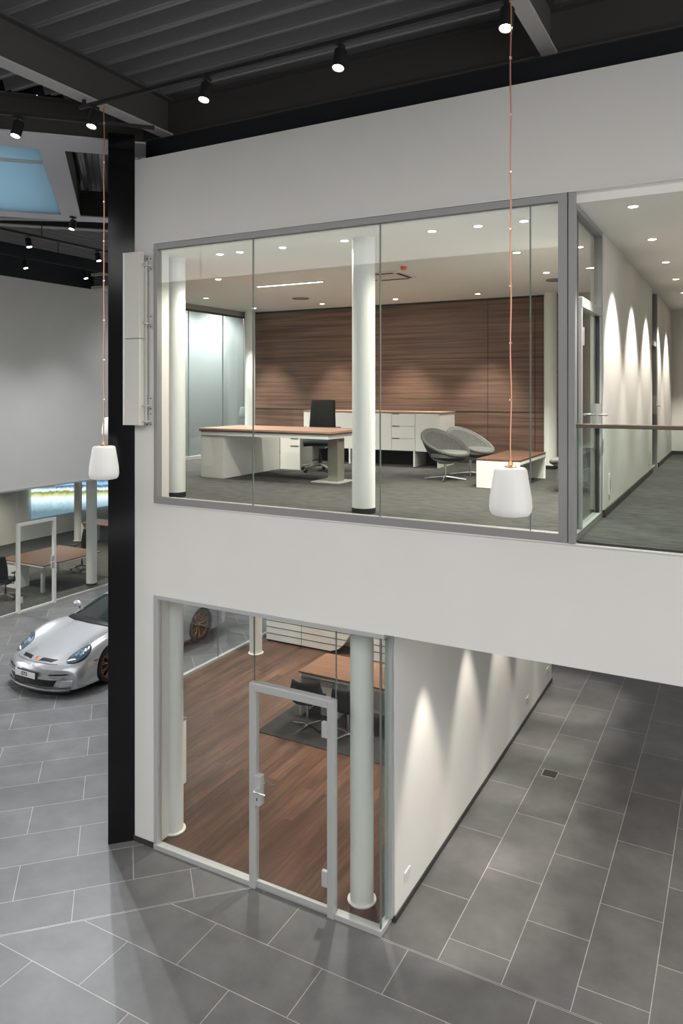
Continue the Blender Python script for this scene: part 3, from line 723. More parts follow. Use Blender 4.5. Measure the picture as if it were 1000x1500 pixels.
B('profile', 'plastic', -.6, -.02, -.012, .6, .02, 0, t)
m = MB()
for k in range(22): m.box(-.58 + k * .053, -.012, -.015, -.545 + k * .053, .012, -.011)
m.build('lens', 'lamp', t)

la = bpy.data.lights.new('added_strip_light', 'AREA'); la.shape = 'RECTANGLE'; la.size = 1.16; la.size_y = .03; la.energy = 30; la.color = (1, .93, .83)  # area lamp added along the strip to brighten the sideboard
lo = bpy.data.objects.new('added_strip_light', la); COL.objects.link(lo); lo.location = (-2.9, 2.93, CZ - .018)

# ------------------------------------------------------------------ UPPER OFFICE FURNITURE
dk = thing('executive_desk', (-4.0, 2.15, FZ), 'long executive desk with walnut top and white pedestal behind the window', 'desk')
m = MB(); m.box(0, 0, .705, 2.25, 1.0,   .735); m.build('desktop', 'walnut_glare', dk, bevel=.003)
m = MB(); m.box(0, .0, .69, 2.25, 1.0, .702, 1); m.box(.02, .02, .63, 2.2, .98, .69, 0); m.build('apron', ['white_lac', 'slot'], dk)
m = MB(); m.box(0, .05, 0, .42, 1.54, .62); m.build('pedestal', 'white_lac', dk, bevel=.003)
m = MB(); m.box(.0, .05, .62, .42, 1.0, .632); m.build('shadow_gap', 'slot', dk)
dcb = thing('drawer_cabinet', (-3.58, 3.71, FZ), 'white drawer cabinet standing beside the desk pedestal', 'cabinet')
B('body', 'white_lac', 0, 0, .0, .38, .40, .56, dcb, .003)
for z in (.50, .38): B('drawer_grip', 'slot', .20, -.006, z, .35, .0, z + .012, dcb)
m = MB(); m.box(1.96, .42, 0.012, 2.12, .62, .63); m.build('leg', 'taupe', dk, bevel=.004)
m = MB(); m.box(1.76, .28, 0, 2.22, .76, .014); m.build('foot_plate', 'alu_light', dk, bevel=.004)

def office_chair(label, cat, seat='fabric_teal', back='fabric_dark', base='taupe', rz=0.):
    t = thing('office_chair', (0, 0, 0), label, cat)
    m = MB()
    for k in range(5):
        a = 2 * PI * k / 5 + .3; c, s = math.cos(a), math.sin(a)
        m.tube([(.03 * c, .03 * s, .11), (.17 * c, .17 * s, .10), (.31 * c, .31 * s, .075)], [.026, .022, .014], 8)
    m.build('star_base', base, t, smooth=True)
    for k in range(5):
        a = 2 * PI * k / 5 + .3; c, s = math.cos(a), math.sin(a)
        mx = Matrix.Translation((.31 * c, .31 * s, .03)) @ Matrix.Rotation(a, 4, 'Z') @ Matrix.Rotation(PI / 2, 4, 'X')
        MB().lathe([(0, -.022), (.03, -.022), (.03, .022), (0, .022)], mx=mx, seg=14).build('caster', 'black_mat', t)
    MB().tube([(0, 0, .08), (0, 0, .26)], .028, 12).tube([(0, 0, .26), (0, 0, .40)], .016, 12).build('gas_lift', 'black_mat', t, smooth=True)
    m = MB(); m.box(-.10, -.12, .37, .10, .14, .42); m.tube([(0, .1, .39), (0, .24, .40), (0, .29, .50), (0, .28, .66)], .022, 8); m.build('mechanism', 'alu', t)
    rows_ = []
    for i in range(9):
        v = -1 + 2 * i / 8; y = v * .24
        rows_.append([(x * (.245 - .02 * abs(v) ** 3), y, .49 - (.03 if i == 0 else 0) + .012 * math.cos(x * PI / 2) - .02 * max(0, -v) ** 3) for x in [-1 + 2 * j_ / 8 for j_ in range(9)]])
    MB().grid(rows_).build('seat', seat, t, smooth=True, solid=.08)
    rows_ = []
    for i in range(11):
        v = i / 10; z = .55 + .58 * v; wdt = .22 - .03 * v
        yb = .25 + .035 * math.sin(v * PI) * -1 + .07 * v
        rows_.append([(x * wdt, yb - .035 * x * x, z) for x in [-1 + 2 * j_ / 8 for j_ in range(9)]])
    MB().grid(rows_).build('backrest', back, t, smooth=True, solid=.045)
    for s in (-1, 1):
        m = MB(); m.tube([(s * .12, .05, .41), (s * .27, .05, .42), (s * .28, .05, .55), (s * .28, .03, .68)], .014, 8); m.box(s * .28 - .035, -.13, .68, s * .28 + .035, .13, .705)
        m.build('armrest', 'black_mat', t)
    return t
oc = office_chair('dark swivel office chair behind the walnut topped desk', 'office chair'); oc.location = (-2.83, 3.72, FZ); oc.rotation_euler = (0, 0, .35)

sb = thing('sideboard', (-3.95, 5.05, FZ), 'long white sideboard with walnut top along the panel wall', 'sideboard')
SBW = 2.63
B('body', 'white_lac', 0, .02, .26, SBW, .75, .90, sb, .003)
B('top', 'walnut_glare', -.01, .0, .905, SBW + .01, .76, .925, sb)
xsb = [0, .55, 1.10, 1.76, 2.20, SBW]
for a, b_ in ((0, .55), (.55, 1.10), (1.10, 1.76), (2.20, SBW)): B('door', 'white_lac', a + .004, .0, .265, b_ - .004, .018, .895, sb)
for k in range(3):
    d = B('drawer', 'white_lac', 1.764, .0, .268 + .21 * k, 2.196, .018, .472 + .21 * k, sb)
    g = B('grip', 'slot', 1.775, -.004, .462 + .21 * k, 1.91, .0, .474 + .21 * k, d)
for x in (.02, .95, 2.18, SBW - .02):
    B('leg', 'white_lac', x - .015, .0, 0, x + .015, .72, .26, sb)
B('base_panel', 'slot', .02, .5, .0, SBW - .02, .52, .26, sb)

ct = thing('coffee_table', (-.02, 3.02, FZ), 'white coffee table with walnut top beside the grey tub chairs', 'coffee table')
m = MB(); m.box(0, 0, .36, .58, 1.45, .385); m.build('tabletop', 'walnut_dark', ct, bevel=.002)
B('front_panel', 'white_lac', 0, 0, 0, .58, .03, .357, ct, .002); B('rear_panel', 'white_lac', 0, 1.42, 0, .58, 1.45, .357, ct, .002)
B('apron', 'white_lac', .0, .03, .32, .58, 1.42, .357, ct); B('inner_panel', 'taupe', .10, .03, .0, .12, 1.42, .32, ct); B('left_panel', 'white_lac', 0, .03, 0, .02, 1.42, .32, ct)

def tub_chair(label, inner, outer, rz):
    t = thing('tub_chair', (0, 0, 0), label, 'lounge chair', 'grey tub lounge chairs')
    m = MB()
    for k in range(4):
        a = PI / 4 + k * PI / 2; c, s = math.cos(a), math.sin(a)
        m.tube([(0, 0, .05), (.14 * c, .14 * s, .035), (.30 * c, .30 * s, .012)], [.017, .014, .010], 8)
    m.build('star_base', 'chrome', t, smooth=True)
    MB().tube([(0, 0, .04), (0, 0, .30)], .021, 14).build('pedestal', 'chrome', t, smooth=True)
    seg = 48
    def rim(a):      # a=0 is the front (+x)
        q = (1 - math.cos(a)) / 2; c = math.cos(a)
        return Vector(((.40 if c > 0 else .37) * c, .335 * math.sin(a) * (1 - .10 * max(0, c)), .375 + .33 * q ** 1.25))
    def shell(r0, z0, sc, rp, zs, k0, k1, n):
        rows_ = []
        for i in range(n):
            f_ = k0 + (k1 - k0) * i / (n - 1); row = []
            for k in range(seg):
                a = 2 * PI * k / seg; R_ = rim(a)
                fr_ = f_ ** rp
                row.append(Vector((math.cos(a) * r0 * (1 - fr_) + R_.x * sc * fr_, math.sin(a) * r0 * (1 - fr_) + R_.y * sc * fr_, z0 + (R_.z - z0) * f_ ** zs)))
            rows_.append(row)
        return rows_
    MB().grid(shell(.06, .255, 1, .55, 1.25, 0, .36, 7), closed=True).build('lower_shell', 'shell_grey', t, smooth=True, solid=.012)
    MB().grid(shell(.06, .255, 1, .55, 1.25, .36, 1., 9), closed=True).build('outer_shell', outer, t, smooth=True, solid=.014)
    MB().grid(shell(.10, .33, .90, .38, 1.3, 0., 1., 12), closed=True).build('inner_shell', inner, t, smooth=True, solid=.02)
    rr = []
    for k in range(seg + 1):
        a = 2 * PI * k / seg; p = rim(a); rr.append((p.x * .95, p.y * .95, p.z))
    MB().tube(rr, .026, 10).build('padded_rim', inner, t, smooth=True)
    MB().lathe([(0, .43), (.16, .43), (.25, .42), (.285, .39), (.27, .34), (0, .32)], (.10, 0, 0), 32).build('seat_cushion', 'fabric_grey', t, smooth=True)
    MB().lathe([(0, .235), (.10, .235), (.11, .25), (.09, .27), (0, .27)], seg=24).build('mount_plate', 'shell_grey', t, smooth=True)
    return t
tc = tub_chair('charcoal tub lounge chair with grey seat, nearer of the pair by the coffee table', 'fabric_mid', 'fabric_char', 0); tc.location = (-.68, 3.62, FZ); tc.rotation_euler = (0, 0, -.55)
tc2 = tub_chair('lighter grey tub lounge chair, further of the pair by the coffee table', 'fabric_grey', 'fabric_mid', 0); tc2.location = (-.55, 4.35, FZ); tc2.rotation_euler = (0, 0, -.45)
tc3 = dup(tc, (1.30, 3.25, FZ), PI + .3, 'tub lounge chair right of the coffee table, cut by the window post')

# ------------------------------------------------------------------ LOWER OFFICE FURNITURE
Z0 = .012
rg = B('area_rug', 'rug', -3.5, 2.93, Z0, -.4, 4.9, Z0 + .012); tag(rg, 'dark ribbed rug under the ground level meeting desk', 'rug')
dt = thing('meeting_desk', (-3.22, 3.70, Z0 + .012), 'walnut topped meeting desk on dark rug in the ground level office', 'desk')
B('desktop', 'walnut_top', 0, 0, .70, 2.3, .92, .725, dt, .002); B('apron', 'white_lac', .02, .03, .645, 2.28, .89, .70, dt)
B('side_panel', 'white_lac', .0, .02, 0, .035, .90, .645, dt); B('side_panel', 'white_lac', 2.26, .02, 0, 2.295, .90, .645, dt)
B('modesty_panel', 'white_lac', .035, .5, .08, 2.26, .52, .645, dt)
B('pedestal', 'white_lac', .30, .2, .0, .62, .5, .55, dt)
def shell_chair(label):
    t = thing('visitor_chair', (0, 0, 0), label, 'swivel chair', 'black shell chairs at the meeting desk')
    m = MB()
    for k in range(4):
        a = PI / 4 + k * PI / 2 + .35; c, s = math.cos(a), math.sin(a)
        m.tube([(0, 0, .06), (.15 * c, .15 * s, .04), (.31 * c, .31 * s, .012)], [.017, .014, .010], 8)
    m.build('star_base', 'chrome', t, smooth=True)
    MB().tube([(0, 0, .04), (0, 0, .42)], .022, 14).build('pedestal', 'chrome', t, smooth=True)
    # one piece shell: seat runs into wrap-around back (front = +y)
    rows_ = []
    for i in range(15):
        v = i / 14
        if v < .5:
            y = .24 - .42 * (v / .5); z = .45 - .02 * math.sin(v * 2 * PI); cur = .10 * v / .5
        else:
            q = (v - .5) / .5; y = -.18 - .10 * q ** .8; z = .45 + .36 * q ** 1.1; cur = .10 + .02 * q
        wd = .24 + .035 * math.sin(min(1, v * 1.1) * PI) - .03 * max(0, v - .75) / .25
        row = []
        for j_ in range(13):
            x = -1 + 2 * j_ / 12
            if v < .5: row.append((x * wd, y, z + cur * abs(x) ** 2.5 * 1.1))
            else: row.append((x * wd, y + cur * 1.6 * abs(x) ** 2.2, z - .03 * abs(x) ** 3 * ((v - .5) * 2)))
        rows_.append(row)
    MB().grid(rows_).build('shell', 'fabric_dark', t, smooth=True, solid=.035)
    B('seat_plate', 'black_mat', -.10, -.12, .405, .10, .12, .43, t)
    return t
vc = shell_chair('black shell swivel chair at the meeting desk, left one of the pair'); vc.location = (-2.86, 3.38, Z0 + .012); vc.rotation_euler = (0, 0, .25)
dup(vc, (-2.16, 3.42, Z0 + .012), -.1, 'black shell swivel chair at the meeting desk, right one beside column')
s2 = thing('low_sideboard', (-5.72, 6.45, Z0), 'white seamed sideboard with rounded lower end at back of ground level office', 'sideboard')
m = MB()
pl = [(0, .04), (1.55, .04), (1.72, .10), (1.85, .22), (1.98, .42), (2.08, .62), (2.14, .90), (2.16, 1.25), (0, 1.25)]
mxx = Matrix.Rotation(PI / 2, 4, 'X')
m.prism(pl, -.45, 0, 0, mxx); m.build('body', 'white_lac', s2)
m = MB()
for z, x1 in ((.175, 1.81), (.31, 1.91), (.445, 1.98), (.58, 2.06), (.715, 2.10), (.85, 2.12), (.985, 2.13), (1.12, 2.14)): m.box(.0, -.004, z - .004, x1, 0, z + .004)
m.box(.86, -.004, .04, .866, 0, 1.25)
m.build('panel_seams', 'slot', s2); B('plinth', 'black_mat', .02, .02, 0, 1.5, .42, .04, s2)
s3 = thing('wall_cabinet', (-3.3, 6.5, Z0), 'white seamed cabinet behind the right column of ground level office', 'cabinet')
B('body', 'white_lac', 0, 0, 0, 3.0, .42, 1.25, s3); m = MB(); [m.box(0, -.004, z - .004, 3.0, 0, z + .004) for z in (.175, .31, .445, .58, .715, .85, .985, 1.12)]; m.build('panel_seams', 'slot', s3)
s4 = thing('pedestal_cabinet', (-3.74, 1.05, Z0), 'white pedestal cabinet behind left column of ground level office', 'cabinet', rz=0)
B('body', 'white_lac', -.0, -.15, 0, .25, .22, .86, s4, .004); B('top', 'taupe', -.01, -.16, .86, .26, .23, .875, s4)
s5 = thing('monitor', (-3.62, 1.07, Z0 + .875), 'black monitor standing on white pedestal cabinet', 'monitor')
B('foot', 'black_mat', -.08, -.1, 0, .1, .1, .012, s5); B('screen', 'black_mat', .05, -.15, .06, .085, .20, .50, s5, .005); B('stand', 'black_mat', .03, -.02, .0, .055, .02, .2, s5)

# ------------------------------------------------------------------ SOCKETS, FLOOR BOX
def socket(label, group, n=2):
    t = thing('wall_socket', (0, 0, 0), label, 'socket', group)
    B('plate', 'plastic', 0, -.04, -.04, .010, .04 + .072 * (n - 1), .04, t, .004)
    m = MB()
    for k in range(n): m.box(.0105, -.024 + .072 * k, -.022, .012, .024 + .072 * k, .022)
    m.build('socket_face', 'offwhite', t); return t
so = socket('double white socket on passage wall, nearest the glass corner', 'sockets low on the passage wall'); so.location = (.05, .50, .32)
dup(so, (.05, 5.35, .32), 0, 'white socket low on passage wall, second from its far end')
dup(so, (.05, 6.78, .32), 0, 'white socket low on passage wall at its far end')
sv = thing('wall_socket', (1.85, 1.75, 4.30), 'upright white socket strip low on corridor wall beside glass door', 'socket', 'sockets on the corridor wall')
B('plate', 'plastic', 0, -.04, -.11, .01, .04, .11, sv, .004); B('socket_face', 'alu', .0105, -.02, -.07, .012, .02, .05, sv)
dup(sv, (1.85, 5.6, 4.30), 0, 'upright white socket strip on corridor wall before the second door')
dup(sv, (1.85, 8.9, 4.35), 0, 'upright white socket strip near the corridor end')
ps_t = bpy.data.objects['wall_socket']; ps_t.location = (-18.99, 9.0, 1.1)
B('plate', 'plastic', 0, -.12, -.08, .02, .12, .08, ps_t); B('socket_face', 'slot', .02, -.05, -.05, .024, .05, .05, ps_t)
fb = thing('floor_box', (.66, 3.75, 0), 'small square floor box let into a passage tile', 'floor box')
m = MB(); m.box(0, 0, 0, .2, .006, .002); m.box(0, .194, 0, .2, .2, .002); m.box(0, .006, 0, .006, .194, .002); m.box(.194, .006, 0, .2, .194, .002); m.build('frame', 'alu_light', fb)
B('lid', 'skirting', .006, .006, 0, .194, .194, .0012, fb)

# ------------------------------------------------------------------ OPPOSITE OFFICE FURNITURE
od = thing('workstation_desk', (-14.5, 6.6, .008), 'large walnut topped double desk in the opposite office', 'desk', rz=0)
B('desktop', 'walnut_dark', 0, 0, .715, 1.75, 2.0, .74, od); B('apron', 'white_lac', .0, .0, .69, 1.75, 2.0, .713, od)
B('pedestal', 'white_lac', .05, .05, 0, .65, .45, .69, od)
for x, y in ((1.55, 1.8), (.15, 1.8), (1.55, .15)): B('leg', 'alu_light', x - .04, y - .04, 0, x + .04, y + .04, .69, od)
od2 = thing('side_desk', (-16.8, 13.1 - 1.6, .008), 'second walnut topped desk deep in the opposite office', 'desk')
B('desktop', 'walnut_top', 0, 0, .72, 1.8, .8, .75, od2); B('side_panel', 'white_lac', 0, 0, 0, .04, .8, .72, od2); B('side_panel', 'white_lac', 1.76, 0, 0, 1.8, .8, .72, od2)
oc2 = dup(oc, (-13.3, 5.9, .008), PI + .3, 'black office chair at near side of the opposite desk')
oc3 = dup(oc, (-14.0, 9.0, .008), .1, 'black office chair at far side of the opposite desk')
oc2['category'] = oc3['category'] = 'office chair'

# ------------------------------------------------------------------ CAR
def cr(tab, x):
    if x <= tab[0][0]: return tab[0][1]
    if x >= tab[-1][0]: return tab[-1][1]
    for i in range(len(tab) - 1):
        if x <= tab[i + 1][0]:
            x1, y1 = tab[i]; x2, y2 = tab[i + 1]; t = (x - x1) / (x2 - x1)
            m1 = (y2 - tab[i - 1][1]) / (x2 - tab[i - 1][0]) if i > 0 else (y2 - y1) / (x2 - x1)
            m2 = (tab[i + 2][1] - y1) / (tab[i + 2][0] - x1) if i + 2 < len(tab) else (y2 - y1) / (x2 - x1)
            h = x2 - x1; t2 = t * t; t3 = t2 * t
            return (2 * t3 - 3 * t2 + 1) * y1 + (t3 - 2 * t2 + t) * h * m1 + (-2 * t3 + 3 * t2) * y2 + (t3 - t2) * h * m2
ZC = [(0, .50), (.08, .56), (.2, .60), (.4, .65), (.7, .725), (1.1, .82), (1.5, .90), (2.5, .93), (3.6, .97), (4.1, .90), (4.4, .84), (4.57, .74)]
ZF = [(0, .47), (.08, .53), (.2, .59), (.4, .69), (.65, .79), (.95, .855), (1.3, .865), (1.8, .86), (2.6, .88), (3.4, .95), (4.1, .90), (4.4, .80), (4.57, .72)]
HW = [(0, .84), (.15, .88), (.4, .905), (.8, .925), (1.1, .93), (1.6, .905), (2.4, .915), (3.3, .945), (3.8, .94), (4.3, .89), (4.57, .80)]
ZB = .13
def warp(x, u):
    r = abs(x) / .93
    return u + .36 * (r ** 2.4) * math.exp(-u / .55) - (.16 * r ** 2.4 * math.exp(-(4.57 - u) / .4))
def ctrl(u):
    zc, zf, hw = cr(ZC, u), cr(ZF, u), cr(HW, u)
    return [(0, zc), (.25 * hw, zc - .003), (.48 * hw, zc - .02 + .25 * max(0, zf - zc)), (.64 * hw, .5 * (zc + zf) - .012), (.80 * hw, zf), (.92 * hw, zf - .055), (.985 * hw, ZB + (zf - ZB) * .68), (hw, ZB + (zf - ZB) * .45), (.985 * hw, ZB + (zf - ZB) * .2), (.95 * hw, ZB), (.5 * hw, ZB), (0, ZB)]
def sec(u, n=56):
    c = ctrl(u); pts = []
    tt = [(i, p) for i, p in enumerate(c)]
    for k in range(n + 1):
        t = k / n * (len(c) - 1)
        x = cr([(i, p[0]) for i, p in tt], t); z = cr([(i, p[1]) for i, p in tt], t)
        pts.append((max(0, x), z))
    return pts
def top_z(x, u):
    p = sec(u, 90); x = abs(x)
    for (a, za), (b_, zb_) in zip(p[:-1], p[1:]):
        if a <= x <= b_: return za + (zb_ - za) * (x - a) / max(1e-6, b_ - a)
    return p[-1][1]
car = thing('sports_car', (-7.82, 2.26, 0), 'silver sports coupe with bronze wheels parked beyond the black wall end', 'car')
us = [0, .02, .05, .09, .15, .22, .3, .4] + [.5 + .1 * k for k in range(38)] + [4.3, 4.38, 4.45, 4.5, 4.54, 4.57]
us = sorted(set(round(q, 3) for q in us))
rows_ = []
for u in us:
    s_ = sec(u); ring = [(x, warp(x, u), z) for x, z in s_] + [(-x, warp(x, u), z) for x, z in s_[::-1][1:-1]]
    rows_.append(ring)
m = MB(); m.grid(rows_, closed=True)
n_ = len(rows_[0])
for idx, sgn in ((0, -1), (-1, 1)):       # close nose and tail with gently bulging fronts
    ring = rows_[idx]; half = (n_ + 2) // 2
    right = ring[:half]; left = [ring[0]] + ring[:half - 2:-1]
    prev = None; rws = []
    for q in range(half):
        a = right[q]; b_ = left[q] if q < len(left) else right[q]
        row = []
        for k in range(13):
            t = k / 12; x = a[0] + (b_[0] - a[0]) * t
            u0 = us[idx]; zz = a[2]
            bul = .045 * math.sin(max(0, min(1, (zz - ZB) / (.37))) * PI)
            yb = warp(x, u0) + sgn * bul * (1 - (abs(t - .5) * 2) ** 6) * (1 if 0 < q < half - 1 else 0)
            row.append((x, yb, zz))
        rws.append(row)
    m.grid(rws)
body = m.build('body', 'car', car, smooth=True)
cut = MB()
for u in (1.03, 3.48):
    for s in (-1, 1):
        mx = Matrix.Translation((s * .86, u, .345)) @ Matrix.Rotation(PI / 2, 4, 'Y')
        cut.lathe([(0, -.26), (.375, -.26), (.375, .26), (0, .26)], mx=mx, seg=48)
cobj = cut.build('cutter', 'car_black', car)
try:
    md = body.modifiers.new('b', 'BOOLEAN'); md.operation = 'DIFFERENCE'; md.object = cobj; md.solver = 'EXACT'
    bpy.context.view_layer.update()
    dg = bpy.context.evaluated_depsgraph_get()
    nm = bpy.data.meshes.new_from_object(body.evaluated_get(dg)); body.modifiers.clear(); body.data = nm
except Exception as ex:
    print('boolean failed', ex)
bpy.data.objects.remove(cobj)
# arch liners
for u in (1.03, 3.48):
    for s in (-1, 1):
        mx = Matrix.Translation((s * .75, u, .345)) @ Matrix.Rotation(PI / 2, 4, 'Y')
        lm = MB(); lm.lathe([(.372, -.14 if s > 0 else .14), (.372, .13 if s > 0 else -.13)], mx=mx, seg=48); lm.f = lm.f[:48]; lm.m = lm.m[:48]
        lm.build('wheel_arch', 'car_black', car, smooth=True)
        B('arch_back', 'car_black', s * .60 - .005, u - .36, .13, s * .60 + .005, u + .36, .70, car)
# wheels
wheel0 = {}
for u, r, wd in ((1.03, .345, .25), (3.48, .355, .30)):
    for s in (-1, 1):
        wt = bpy.data.objects.new('wheel', None); COL.objects.link(wt); wt.parent = car; wt.location = (s * (.90 - wd / 2), u, r)
        mx = Matrix.Rotation(PI / 2 * s, 4, 'Y')
        MB().lathe([(.255, -wd / 2), (r - .03, -wd / 2), (r - .006, -wd / 2 + .03), (r, -wd / 2 + .06), (r, wd / 2 - .06), (r - .006, wd / 2 - .03), (r - .03, wd / 2), (.26, wd / 2 - .004), (.255, wd / 2 - .02), (.255, -wd / 2)], mx=mx, seg=56).build('tyre', 'tyre', wt, smooth=True)
        rm = MB(); rm.lathe([(.262, wd / 2 - .004), (.252, wd / 2 + .003), (.243, wd / 2 - .01), (.24, -wd / 2), (.25, -wd / 2)], mx=mx, seg=56, cap=False)
        for k in range(10):
            for dlt in (-.10, .10):
                a = 2 * PI * k / 10; a2 = a + dlt
                p0 = mx @ Vector((.05 * math.cos(a), .05 * math.sin(a), wd / 2 - .045)); p1_ = mx @ Vector((.15 * math.cos(a + dlt * .3), .15 * math.sin(a + dlt * .3), wd / 2 - .018)); p2_ = mx @ Vector((.25 * math.cos(a2), .25 * math.sin(a2), wd / 2 - .01))
                rm.tube([p0, p1_, p2_], [.011, .008, .007], 6)
        rm.lathe([(0, wd / 2 - .02), (.03, wd / 2 - .02), (.055, wd / 2 - .05), (.055, wd / 2 - .09), (0, wd / 2 - .09)], mx=mx, seg=20)
        rm.build('rim', 'bronze', wt, smooth=True)
        MB().lathe([(0, -.05), (.17, -.05), (.17, -.03), (0, -.03)], mx=mx, seg=32).build('brake_disc', 'slot', wt)
# cabin
ZT = [(1.42, .885), (1.7, 1.01), (2.0, 1.135), (2.3, 1.225), (2.7, 1.275), (3.0, 1.265), (3.4, 1.19), (3.8, 1.07), (4.15, .92)]
WR = [(1.42, .66), (1.7, .63), (2.0, .60), (2.3, .575), (2.7, .56), (3.0, .545), (3.4, .50), (3.8, .44), (4.15, .40)]
WB = [(1.42, .70), (1.7, .77), (2.0, .80), (2.5, .81), (3.0, .79), (3.4, .75), (3.8, .68), (4.15, .58)]
def cab(u, t):   # t 0 centre .. 1 rail .. 2 belt
    zt, wr, wb = cr(ZT, u), cr(WR, u), cr(WB, u); zb_ = top_z(wb, u) - .02
    zr = zb_ + (zt - zb_) * .82
    zr = max(zr, zb_ + .005)
    c = [(0, zt), (wr * .55, zt - .012), (wr, zr), ((wr + wb) / 2 + .03, (zr + zb_) / 2 + .02), (wb, zb_)]
    k = t * 2
    return (cr([(i, p[0]) for i, p in enumerate(c)], k), cr([(i, p[1]) for i, p in enumerate(c)], k))
def windshield_u(t): return 1.42 + .10 * t * t      # base curve
cu = [1.42 + (4.15 - 1.42) * k / 54 for k in range(55)]; ctt = [2 * k / 24 for k in range(25)]
parts = {'windshield': MB(), 'roof': MB(), 'side_window': MB(), 'rear_window': MB()}
for side in (1, -1):
    for i in range(54):
        for j_ in range(24):
            u = (cu[i] + cu[i + 1]) / 2; t = (ctt[j_] + ctt[j_ + 1]) / 2
            q = []
            for a, b_ in ((i, j_), (i + 1, j_), (i + 1, j_ + 1), (i, j_ + 1)):
                x, z = cab(cu[a], ctt[b_]); q.append((side * x, warp(0, cu[a]) + .14 * (x / .7) ** 2 * (1 if cu[a] < 2.6 else max(0, 1 - (cu[a] - 2.6) / .8)), z))
            key = 'roof'
            if t < .96 and u < 2.13: key = 'windshield'
            elif t > 1.12 and t < 1.94 and 1.75 < u < 3.35 - .25 * (t - 1): key = 'side_window'
            elif t < .80 and 3.25 < u < 3.9: key = 'rear_window'
            parts[key].add(q, [(0, 1, 2, 3)])
for k, mb in parts.items(): mb.build(k, 'car' if k == 'roof' else 'car_glass', car, smooth=True)
# dark cowl band along windscreen base
def drape(pts_xu, off, name, mt, parent=car, n=1):
    """fill a convex outline given as list of (x,u) by a fan draped over the bonnet"""
    cx = sum(p[0] for p in pts_xu) / len(pts_xu); cu_ = sum(p[1] for p in pts_xu) / len(pts_xu)
    rws = []
    for k in range(7):
        f_ = k / 6
        rws.append([(cx + (x - cx) * f_, warp(cx + (x - cx) * f_, cu_ + (u - cu_) * f_), top_z(cx + (x - cx) * f_, cu_ + (u - cu_) * f_) + off) for x, u in pts_xu])
    return MB().grid(rws, closed=True).build(name, mt, parent, smooth=True, solid=.003)
cw = []
for k in range(21): x = -.68 + 1.36 * k / 20; cw.append((x, 1.40 + .12 * (x / .7) ** 2))
rws = [[(x, warp(0, u - d_) + .0, top_z(x, u - d_) + .006 + (.012 if d_ < .03 else 0)) for x, u in cw] for d_ in (-.06, 0, .06, .10)]
MB().grid(rws).build('cowl', 'car_black', car, smooth=True, solid=.004)
for s in (-1, 1):
    m = MB(); m.tube([(s * .05 + .0, 1.40, top_z(.05, 1.4) + .02), (s * .05 + .5, 1.50, top_z(.5, 1.5) + .035)], .008, 6); m.build('wiper', 'car_black', car)
def oval(cx, cu_, rx, ru, ang, n=28): return [(cx + rx * math.cos(a) * math.cos(ang) - ru * math.sin(a) * math.sin(ang), cu_ + rx * math.cos(a) * math.sin(ang) + ru * math.sin(a) * math.cos(ang)) for a in [2 * PI * k / n for k in range(n)]]
for s in (-1, 1):
    h = drape(oval(s * .695, .36, .125, .235, s * -.12), .006, 'headlight', 'hl')
    drape(oval(s * .695, .36, .135, .247, s * -.12), .002, 'headlight_bezel', 'car_black')
    for dx, du, r in ((-.035, .06, .035), (.04, .07, .035), (-.02, -.02, .032), (.05, -.01, .03)):
        drape(oval(s * (.695 + dx), .36 + du, r, r * 1.3, 0, 14), .011, 'projector', 'hl_lens', h)
    drape(oval(s * .66, .20, .07, .02, s * .3, 14), .011, 'light_bar', 'plastic', h)
    drape([(s * .10, .085), (s * .36, .115), (s * .42, .20), (s * .12, .17)], .004, 'bonnet_vent', 'car_black')
    m = MB(); m.tube([(s * .74, 1.80, .90), (s * .84, 1.80, .985)], .02, 8); 
    m.build('mirror_stalk', 'car_black', car)
    mm = Matrix.Translation((s * .86, 1.80, 1.0)) @ Matrix.Diagonal((.11, .055, .068, 1))
    m = MB(); m.lathe([(math.sin(PI * k / 10), -math.cos(PI * k / 10)) for k in range(11)], mx=mm, seg=20); m.build('mirror', 'car', car, smooth=True)
b_ = drape([(-.032, .10), (.032, .10), (.038, .175), (-.038, .175)], .005, 'badge', 'gold'); drape([(-.015, .115), (.02, .115), (.02, .16), (-.015, .16)], .009, 'badge_field', 'red', b_)
# bonnet shut line
m = MB(); m.tube([(x, warp(x, .055 + .03 * (x / .5) ** 2), top_z(x, .055 + .03 * (x / .5) ** 2) + .001) for x in [-.5 + k * .05 for k in range(21)]], .004, 5); m.build('bonnet_seam', 'slot', car)
def fr_pt(x, z, off): 
    bul = .045 * math.sin(max(0, min(1, (z - ZB) / .37)) * PI)
    return (x, warp(x, 0) - bul - off, z)
def front_patch(poly, off, name, mt, parent=car, solid=.012):
    cx = sum(p[0] for p in poly) / len(poly); cz = sum(p[1] for p in poly) / len(poly); P = []
    for (x0, z0), (x1, z1) in zip(poly, poly[1:] + poly[:1]):
        for k in range(8): P.append((x0 + (x1 - x0) * k / 8, z0 + (z1 - z0) * k / 8))
    rws = [[fr_pt(cx + (x - cx) * k / 6, cz + (z - cz) * k / 6, off) for x, z in P] for k in range(7)]
    return MB().grid(rws, closed=True).build(name, mt, parent, smooth=True, solid=solid)
front_patch([(-.50, .19), (.50, .19), (.58, .31), (-.58, .31)], .004, 'grille', 'car_black')
front_patch([(-.62, .315), (.62, .315), (.74, .345), (-.74, .345)], .016, 'bumper_lip', 'car')
for s in (-1, 1):
    front_patch([(s * .42, .385), (s * .70, .39), (s * .76, .415), (s * .44, .405)], .005, 'side_inlet', 'car_black')
    front_patch([(s * .60, .17), (s * .80, .19), (s * .82, .30), (s * .68, .31)], .012, 'bumper_blade', 'car')
front_patch([(-.76, .125), (.76, .125), (.78, .155), (-.78, .155)], .05, 'splitter', 'car', solid=.02)
